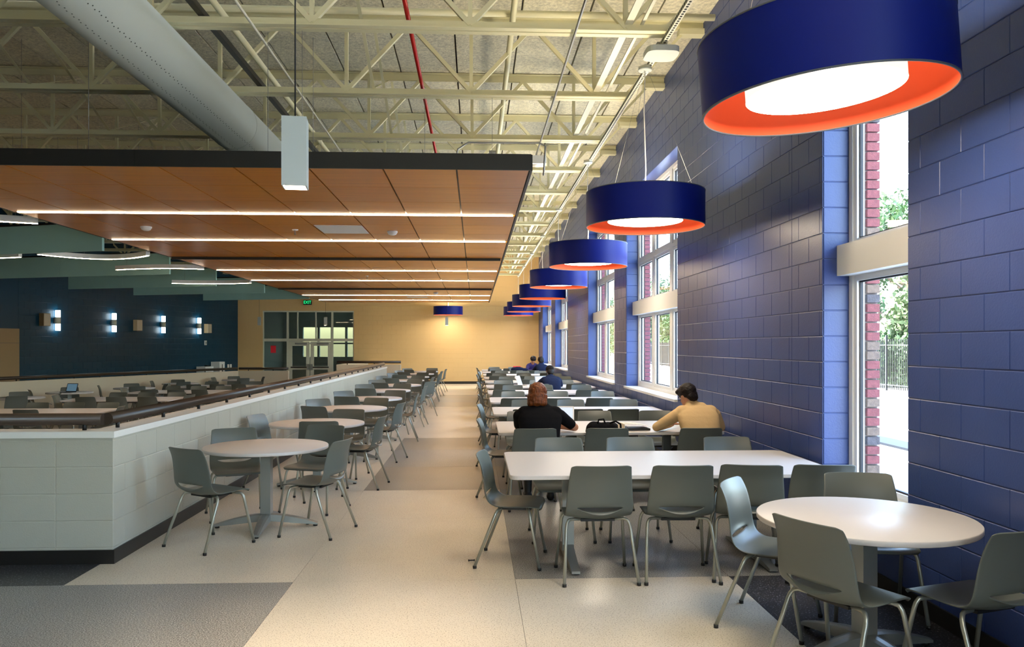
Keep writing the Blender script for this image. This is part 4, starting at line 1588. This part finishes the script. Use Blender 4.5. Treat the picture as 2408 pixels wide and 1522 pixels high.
bp_ = thing('backpack', 'black backpack resting on a chair at second long table', 'backpack', (1.30, 8.12, 0.452))
m_ = MB()
sph(m_, (0, 0, 0.19), (0.165, 0.10, 0.185))
sph(m_, (0.02, 0.07, 0.13), (0.13, 0.08, 0.12))
sph(m_, (0.06, -0.02, 0.34), (0.12, 0.09, 0.07))
sph(m_, (-0.06, 0.0, 0.33), (0.10, 0.09, 0.08))
sph(m_, (0.10, 0.02, 0.36), (0.09, 0.06, 0.045))
remeshed(m_, 'bag', 'black_cloth', 0.014, 5, bp_, (0.02, 0.08))
MB().tube([(-0.04, -0.05, 0.39), (-0.03, -0.06, 0.435), (0.02, -0.06, 0.44), (0.04, -0.05, 0.39)], 0.009, 8).build('carry_loop', 'black_cloth', bp_)
MB().tube([(0.08, -0.08, 0.40), (0.14, -0.10, 0.42), (0.19, -0.09, 0.39), (0.20, -0.06, 0.33)], 0.010, 8).build('strap', 'black_cloth', bp_)


# ------------------------------------------------------------------ people
class Body:
    """union of tapered limbs, voxel-joined to one skin; every piece knows what covers it"""
    def __init__(self):
        self.mb = MB()
        self.pr = []

    def limb(self, a, b, ra, rb, tag_):
        a, b = Vector(a), Vector(b)
        n = 10
        N = 7
        pts = [a + (b - a) * (k / N) for k in range(N + 1)]
        rs = [ra + (rb - ra) * (k / N) for k in range(N + 1)]
        self.mb.tube(pts, rs, 14)
        sph(self.mb, a, ra, n=n)
        sph(self.mb, b, rb, n=n)
        self.pr.append((a, b, ra, rb, tag_))

    def ball(self, c, r, tag_, rot=None):
        sph(self.mb, c, r, rot)
        rr = min(r) if isinstance(r, (tuple, list)) else r
        rm = max(r) if isinstance(r, (tuple, list)) else r
        self.pr.append((Vector(c), Vector(c), (rr + rm) / 2, (rr + rm) / 2, tag_))

    def loft(self, rings, tag_):
        n = 28
        v, f = [], []
        for y, z, rx, ry in rings:
            for k in range(n):
                a = 2 * PI * k / n
                c_, s_ = math.cos(a), math.sin(a)
                v.append((rx * math.copysign(abs(c_) ** 0.85, c_), y + ry * math.copysign(abs(s_) ** 0.85, s_), z))
            self.pr.append((Vector((-rx * 0.45, y, z)), Vector((rx * 0.45, y, z)), ry, ry, tag_ if z > 0.55 else 'trousers'))
        for i in range(len(rings) - 1):
            for k in range(n):
                f.append((i * n + k, i * n + (k + 1) % n, (i + 1) * n + (k + 1) % n, (i + 1) * n + k))
        f += [tuple(reversed(range(n))), tuple((len(rings) - 1) * n + k for k in range(n))]
        self.mb.add(v, f, True)

    def finish(self, parent, skin, covers, voxel):
        o = remeshed(self.mb, 'body', skin, voxel, 9, parent)
        me = o.data
        nf = len(me.polygons)
        ctr = np.zeros(nf * 3)
        me.polygons.foreach_get('center', ctr)
        ctr = ctr.reshape(-1, 3)
        best = np.full(nf, 1e9)
        idx = np.zeros(nf, int)
        tags = sorted({p[4] for p in self.pr})
        for a, b, ra, rb, t in self.pr:
            a_, b_ = np.array(a), np.array(b)
            d = b_ - a_
            L = max(float(d @ d), 1e-9)
            s = np.clip(((ctr - a_) @ d) / L, 0, 1)
            q = np.linalg.norm(ctr - (a_ + s[:, None] * d), axis=1) - (ra + (rb - ra) * s)
            m = q < best
            best[m] = q[m]
            idx[m] = tags.index(t)
        vn = np.zeros(len(me.vertices) * 3)
        me.vertices.foreach_get('normal', vn)
        vn = vn.reshape(-1, 3)
        vc = np.zeros(len(me.vertices) * 3)
        me.vertices.foreach_get('co', vc)
        vc = vc.reshape(-1, 3)
        for t, (nm, mm, off) in covers.items():
            if t not in tags:
                continue
            sel = np.nonzero(idx == tags.index(t))[0]
            if not len(sel):
                continue
            mp = {}
            vv, ff = [], []
            for fi in sel:
                q = []
                for vi in me.polygons[int(fi)].vertices:
                    if vi not in mp:
                        mp[vi] = len(vv)
                        vv.append(tuple(vc[vi] + vn[vi] * off))
                    q.append(mp[vi])
                ff.append(tuple(q))
            c = MB().add(vv, ff, True)
            c.build(nm, mm, parent)
        return o


def hand(B, wrist, palm, fdir, side, tag_='skin'):
    """palm plus five bent fingers; fdir the direction the fingers point, side the thumb's side"""
    w, p, d = Vector(wrist), Vector(palm), Vector(fdir).normalized()
    s = Vector(side).normalized()
    B.limb(w, p, 0.026, 0.030, tag_)
    B.ball(p, (0.036, 0.036, 0.020), tag_)
    for k, L in enumerate((0.068, 0.078, 0.072, 0.056)):
        b0 = p + d * 0.025 + s * (0.029 - 0.019 * k)
        b1 = b0 + d * (L * 0.55) + Vector((0, 0, 0.006))
        b2 = b1 + d * (L * 0.45) + Vector((0, 0, -0.016))
        B.limb(b0, b1, 0.0088, 0.008, tag_)
        B.limb(b1, b2, 0.008, 0.007, tag_)
    t0 = p - d * 0.012 + s * 0.03
    t1 = t0 + s * 0.028 + d * 0.022
    B.limb(t0, t1, 0.0115, 0.0095, tag_)
    B.limb(t1, t1 + d * 0.03 + s * 0.006, 0.0095, 0.008, tag_)


def head(B, c, yaw, nod, tag_='skin', sc=1.0):
    rot = (Matrix.Rotation(yaw, 3, 'Z') @ Matrix.Rotation(-nod, 3, 'X'))
    c = Vector(c)

    def at(x, y, z):
        return c + rot @ (Vector((x, y, z)) * sc)
    B.ball(at(0, -0.012, 0.02), tuple(q * sc for q in (0.076, 0.095, 0.095)), tag_, rot)
    B.ball(at(0, 0.028, -0.045), tuple(q * sc for q in (0.056, 0.062, 0.066)), tag_, rot)
    B.ball(at(0, 0.055, -0.088), tuple(q * sc for q in (0.032, 0.028, 0.026)), tag_, rot)
    B.limb(at(0, 0.082, 0.012), at(0, 0.103, -0.022), 0.010 * sc, 0.014 * sc, tag_)
    B.ball(at(0, 0.085, -0.058), tuple(q * sc for q in (0.024, 0.012, 0.010)), tag_, rot)
    for s in (-1, 1):
        B.ball(at(s * 0.078, 0.0, -0.012), tuple(q * sc for q in (0.012, 0.020, 0.032)), tag_, rot)
    return rot, at


def sitter(label, loc, rz, shirt, trousers, skin, sleeve, lean=0.10, headpos=None, yaw=0.0, nod=0.35, lelb=None, relb=None, lhand=None, rhand=None,
           shorts=False, voxel=0.009, wide=1.0, slump=0.0):
    t = thing('person', label, 'person', loc, rz)
    B = Body()
    hipz = 0.545
    sh = Vector((0, lean, 0.965 - slump))
    B.ball((0, -0.06, hipz - 0.02), (0.17, 0.125, 0.09), 'trousers')
    w2_ = 1 + (wide - 1) * 0.7
    rings = []
    for z_, rx, ry in ((0.48, 0.14, 0.10), (0.52, 0.172, 0.125), (0.58, 0.176, 0.128), (0.65, 0.170, 0.122), (0.72, 0.168, 0.118), (0.79, 0.174, 0.118),
                       (0.86, 0.184, 0.118), (0.92, 0.186, 0.110), (0.965, 0.168, 0.092), (1.0, 0.125, 0.072), (1.02, 0.07, 0.05)):
        u_ = max(0.0, (z_ - 0.55) / 0.47)
        rings.append((-0.065 + (lean + 0.05) * u_ ** 1.3, z_ - slump * u_, rx * w2_, ry))
    B.loft(rings, 'shirt')
    B.limb(sh + Vector((-0.125 * wide, -0.02, -0.02)), sh + Vector((0.125 * wide, -0.02, -0.02)), 0.075, 0.075, 'shirt')
    B.limb(sh + Vector((-0.06, -0.01, 0.03)), sh + Vector((0.06, -0.01, 0.03)), 0.055, 0.055, 'shirt')
    hp = Vector(headpos or (0, lean + 0.09, 1.135 - slump))
    B.limb(sh + Vector((0, 0.0, 0.04)), hp + Vector((0, -0.03, -0.05)), 0.058, 0.052, 'skin')
    rot, at = head(B, hp, yaw, nod)
    for s, el, hd in ((-1, lelb, lhand), (1, relb, rhand)):
        shp = sh + Vector((s * 0.168 * wide, -0.01, -0.045))
        el = Vector(el or (s * 0.27, lean + 0.17, 0.775))
        hd = Vector(hd or (s * 0.07, lean + 0.40, 0.785))
        mid = shp + (el - shp) * 0.72
        B.limb(shp, mid, 0.062, 0.050, 'shirt')
        B.limb(mid, el, 0.049 if sleeve == 'long' else 0.045, 0.043, 'shirt' if sleeve == 'long' else 'skin')
        wr = el + (hd - el) * 0.92
        B.limb(el, wr, 0.043, 0.030, 'shirt' if sleeve == 'long' else 'skin')
        fd = (hd - el)
        fd.z = 0
        hand(B, wr, wr + fd.normalized() * 0.055, fd, Vector((-s, 0.3, 0)))
        # legs
        hip = Vector((s * 0.095, -0.02, 0.535))
        kn = Vector((s * 0.125, 0.40, 0.50))
        an = Vector((s * 0.12, 0.36, 0.10))
        B.limb(hip, kn, 0.088, 0.062, 'trousers')
        if shorts:
            B.limb(kn, kn + (an - kn) * 0.6, 0.060, 0.046, 'skin')
            B.limb(kn + (an - kn) * 0.62, an, 0.045, 0.038, 'sock')
        else:
            B.limb(kn, an, 0.062, 0.046, 'trousers')
        B.limb(an + Vector((0, -0.02, -0.055)), an + Vector((s * 0.02, 0.15, -0.062)), 0.042, 0.032, 'shoe')
    B.finish(t, skin, {'shirt': ('shirt', shirt, 0.006), 'trousers': ('trousers', trousers, 0.005), 'sock': ('sock', 'glide', 0.003), 'shoe': ('shoe', 'glide', 0.004)}, voxel)
    # eyes and brows
    for s in (-1, 1):
        e = MB()
        sph(e, at(s * 0.031, 0.072, 0.008), 0.0105, n=8)
        e.build('eye', 'white', t)
        e = MB()
        sph(e, at(s * 0.031, 0.080, 0.008), 0.0052, n=6)
        e.build('pupil', 'glide', t)
    return t, rot, at


def hair(t, at, rot, balls, m, voxel=0.010, disp=None):
    h = MB()
    for c, r in balls:
        sph(h, at(*c), r, rot)
    return remeshed(h, 'hair', m, voxel, 3, t, disp)


# person with auburn bob and black polo
t, rot, at = sitter('person with auburn bob in black short-sleeved shirt, back turned, at laptop', (0.66, 8.03, 0), -0.06, 'black_cloth', 'dark_trousers', 'skin', 'short',
                    lean=0.12, headpos=(-0.02, 0.17, 1.135), yaw=-0.10, nod=0.30, relb=(0.37, 0.24, 0.79), rhand=(0.16, 0.46, 0.785), lelb=(-0.22, 0.26, 0.785),
                    lhand=(0.05, 0.50, 0.785), shorts=True, wide=1.25)
hair(t, at, rot, [((0, -0.018, 0.028), (0.098, 0.110, 0.104)), ((0, -0.030, -0.035), (0.108, 0.098, 0.075)), ((0, -0.040, -0.075), (0.104, 0.088, 0.045)),
                  ((-0.06, -0.05, -0.105), (0.045, 0.055, 0.035)), ((0.06, -0.05, -0.105), (0.045, 0.055, 0.035)), ((0, -0.075, -0.105), (0.06, 0.045, 0.035))], 'hair_auburn', 0.008, (0.012, 0.02))
MB().lathe([(0.074, 0), (0.07, 0.03), (0.066, 0.035), (0.064, 0.0)], 20, (0, 0.12, 1.005)).build('collar', 'black_cloth', t)

# person in tan sweatshirt, head turned left
t, rot, at = sitter('person with short dark hair in tan sweatshirt, leaning over the table', (2.33, 8.02, 0), 0.08, 'tan_cloth', 'dark_trousers', 'skin', 'long',
                    lean=0.17, headpos=(-0.07, 0.23, 1.115), yaw=0.45, nod=0.45, lelb=(-0.40, 0.24, 0.79), lhand=(-0.16, 0.50, 0.79), relb=(0.29, 0.20, 0.785),
                    rhand=(0.02, 0.50, 0.785), wide=1.22)
hair(t, at, rot, [((0, -0.022, 0.040), (0.090, 0.104, 0.094)), ((0, -0.070, -0.015), (0.072, 0.045, 0.075)), ((0, 0.055, 0.075), (0.070, 0.045, 0.040)),
                  ((0.045, 0.045, 0.085), (0.045, 0.04, 0.03)), ((-0.05, 0.05, 0.07), (0.03, 0.04, 0.03))], 'hair_dark', 0.009, (0.016, 0.03))
g = MB()
for s in (-1, 1):
    g.tube([at(s * 0.031 + 0.022 * math.cos(a), 0.094, 0.006 + 0.018 * math.sin(a)) for a in [2 * PI * k / 14 for k in range(15)]], 0.0018, 6)
    g.tube([at(s * 0.053, 0.092, 0.010), at(s * 0.078, 0.05, 0.012), at(s * 0.082, 0.0, 0.008)], 0.0018, 6)
g.tube([at(-0.009, 0.096, 0.008), at(0.009, 0.096, 0.008)], 0.0018, 6)
g.build('glasses', 'glide', t)
MB().lathe([(0.070, 0), (0.066, 0.022), (0.058, 0.022), (0.058, 0.0)], 20, (0, 0.165, 1.0)).build('collar', 'tan_cloth', t)

# person with cap, navy jacket
t, rot, at = sitter('person in dark cap and navy jacket, back turned, at sixth long table', (1.66, 16.98, 0), 0.10, 'navy_cloth', 'dark_trousers', 'skin_dark', 'long',
                    lean=0.18, nod=0.35, yaw=0.1, voxel=0.013, slump=0.05, wide=1.15, headpos=(0.0, 0.27, 1.09))
h = MB()
sph(h, at(0, -0.012, 0.045), (0.090, 0.105, 0.085), rot)
sph(h, at(0, 0.10, 0.05), (0.07, 0.075, 0.014), rot)
remeshed(h, 'cap', 'cap_cloth', 0.012, 3, t)
hair(t, at, rot, [((0, -0.055, -0.03), (0.078, 0.055, 0.085))], 'hair_dark', 0.012)

# two far people facing each other
t, rot, at = sitter('far person with curly dark hair in purple jacket, facing camera', (1.98, 27.9, 0), PI + 0.25, 'purple_cloth', 'dark_trousers', 'skin', 'long',
                    lean=0.14, nod=0.55, yaw=-0.2, voxel=0.016)
hair(t, at, rot, [((0, -0.02, 0.05), (0.105, 0.112, 0.10)), ((0, -0.06, -0.02), (0.09, 0.06, 0.08)), ((0, 0.05, 0.09), (0.08, 0.05, 0.04))], 'hair_dark', 0.012, (0.03, 0.035))
t, rot, at = sitter('far person with dark hair in navy top, back turned', (2.22, 26.2, 0), 0.1, 'navy_cloth', 'dark_trousers', 'skin_dark', 'long',
                    lean=0.15, nod=0.35, yaw=0.3, voxel=0.016)
hair(t, at, rot, [((0, -0.02, 0.05), (0.100, 0.110, 0.10)), ((0, -0.06, -0.02), (0.09, 0.06, 0.08))], 'hair_dark', 0.012, (0.03, 0.035))
fb = thing('duffel_bag', 'dark bag with red edge on the far table beside two people', 'bag', (1.45, 27.0, 0.742), 0.1)
m_ = MB()
sph(m_, (0, 0, 0.09), (0.24, 0.13, 0.09))
sph(m_, (0.22, 0.03, 0.07), (0.16, 0.11, 0.07))
remeshed(m_, 'bag', 'navy_cloth', 0.016, 3, fb, (0.02, 0.08))
MB().box(-0.16, 0.10, -0.02, 0.02, 0.17, 0.20).build('red_edge', 'red_sign', fb)

# ------------------------------------------------------------------ outdoors, seen through the windows
struct(MB().box(3.17, 90, -60, 200, -0.5, -0.06).build('ground', 'concrete'))
tag(MB().box(7.0, 7.5, -5, 60, -0.06, -0.02).build('drain_strip', 'asphalt'), 'dark paving strip outside the nearest window', 'paving strip')
fe = thing('metal_fence', 'black metal picket fence beyond the windows', 'fence', (15.6, 0, 0))
pk = MB()
for k in range(480):
    y = 22 + k * 0.125
    pk.box(-0.013, 0.013, y - 0.013, y + 0.013, 0.0, 1.9)
pk.build('pickets', 'black', fe)['kind'] = 'stuff'
for z in (0.15, 1.65):
    MB().box(-0.02, 0.02, 22, 82, z, z + 0.04).build('fence_rail', 'black', fe)
k = 22
while k < 83:
    MB().box(-0.035, 0.035, k - 0.035, k + 0.035, -0.06, 2.05).build('fence_post', 'black', fe)
    k += 2.4


def tree_mesh(seed, h, spread, n):
    rnd = random.Random(seed)
    tr_ = MB()
    tr_.tube([(0, 0, -0.1), (0.1, 0.05, h * 0.25), (0.0, 0.2, h * 0.5), (0.2, 0.1, h * 0.75)], [0.28, 0.22, 0.16, 0.06], 8)
    ends = []
    for k in range(9):
        a = rnd.uniform(0, 2 * PI)
        z0 = h * rnd.uniform(0.2, 0.6)
        e = (spread * 0.75 * math.cos(a), spread * 0.75 * math.sin(a), z0 + h * rnd.uniform(0.12, 0.32))
        tr_.tube([(0, 0.1, z0), (e[0] * 0.5, e[1] * 0.5, z0 + (e[2] - z0) * 0.6), e], [0.10, 0.06, 0.025], 6)
        ends.append(e)
    lf = MB()
    cl = [(Vector(e), spread * 0.42) for e in ends] + [(Vector((0, 0, h * 0.85)), spread * 0.5)]
    for k in range(10):
        a = rnd.uniform(0, 2 * PI)
        cl.append((Vector((spread * rnd.uniform(0.3, 0.9) * math.cos(a), spread * rnd.uniform(0.3, 0.9) * math.sin(a), h * rnd.uniform(0.12, 0.8))), spread * rnd.uniform(0.25, 0.4)))
    for k in range(n):
        c, r_ = rnd.choice(cl)
        d = Vector((rnd.gauss(0, 1), rnd.gauss(0, 1), rnd.gauss(0, 0.8))).normalized() * r_ * rnd.uniform(0.45, 1.0)
        p = c + d
        u = Vector((rnd.gauss(0, 1), rnd.gauss(0, 1), rnd.gauss(0, 1))).normalized()
        w = u.cross(Vector((rnd.gauss(0, 1), rnd.gauss(0, 1), rnd.gauss(0, 1)))).normalized()
        s = rnd.uniform(0.09, 0.19)
        lf.add([p - u * s, p + w * s * 0.5, p + u * s, p - w * s * 0.5], [(0, 1, 2, 3)])
    return tr_.mesh('trunk', 'bark'), lf


protos = []
for k, (h, sp, lm) in enumerate(((8.5, 3.4, 'leaf'), (7.0, 3.0, 'leaf2'), (9.5, 3.8, 'leaf'))):
    a, l = tree_mesh(20 + k, h, sp, 12000)
    protos.append((a, l.mesh('foliage', lm)))
TY = [(20.5, 22), (20, 30.5), (21.5, 38), (20, 46), (21, 54), (20.5, 62), (20.5, 70), (20, 78), (21.5, 86), (19, 95), (20, 108), (19, 124), (21, 142)]
for k, (x, y) in enumerate(TY):
    t = thing('garden_tree', '%s leafy tree beyond the metal fence, counted from the camera' % ORD[k], 'tree', (x, y, -0.06), k * 1.3, 'trees beyond the fence')
    a, l = protos[k % 3]
    put('trunk', a, t)
    put('foliage', l, t)
# low shrubs just behind the fence
for v_ in (0, 1):
    rnd = random.Random(50 + v_)
    lf = MB()
    st_ = MB()
    for k in range(7):
        a = rnd.uniform(0, 2 * PI)
        st_.tube([(0, 0, 0), (0.5 * math.cos(a), 0.5 * math.sin(a), 0.9), (0.8 * math.cos(a), 0.8 * math.sin(a), 1.9)], [0.04, 0.03, 0.01], 5)
    for k in range(3500):
        a, r_ = rnd.uniform(0, 2 * PI), 1.15 * math.sqrt(rnd.random())
        p = Vector((r_ * math.cos(a), r_ * math.sin(a), 0.15 + 2.5 * rnd.random() * (1 - 0.25 * r_)))
        u = Vector((rnd.gauss(0, 1), rnd.gauss(0, 1), rnd.gauss(0, 1))).normalized()
        w = u.cross(Vector((rnd.gauss(0, 1), rnd.gauss(0, 1), rnd.gauss(0, 1)))).normalized()
        q = rnd.uniform(0.07, 0.14)
        lf.add([p - u * q, p + w * q * 0.5, p + u * q, p - w * q * 0.5], [(0, 1, 2, 3)])
    protos.append((st_.mesh('stem', 'bark'), lf.mesh('foliage', 'leaf')))
SY = [24.0, 26.6, 29.2, 31.8, 34.4, 56, 58.8, 61.6, 64.4, 67.2, 70, 72.8]
for k, y in enumerate(SY):
    t = thing('garden_shrub', '%s low shrub behind the metal fence, counted from the camera' % ORD[k], 'shrub', (17.3, y, -0.06), k * 0.9, 'shrubs behind the fence')
    a, l = protos[3 + k % 2]
    put('stem', a, t)
    put('foliage', l, t)
print('objects', len(bpy.data.objects))
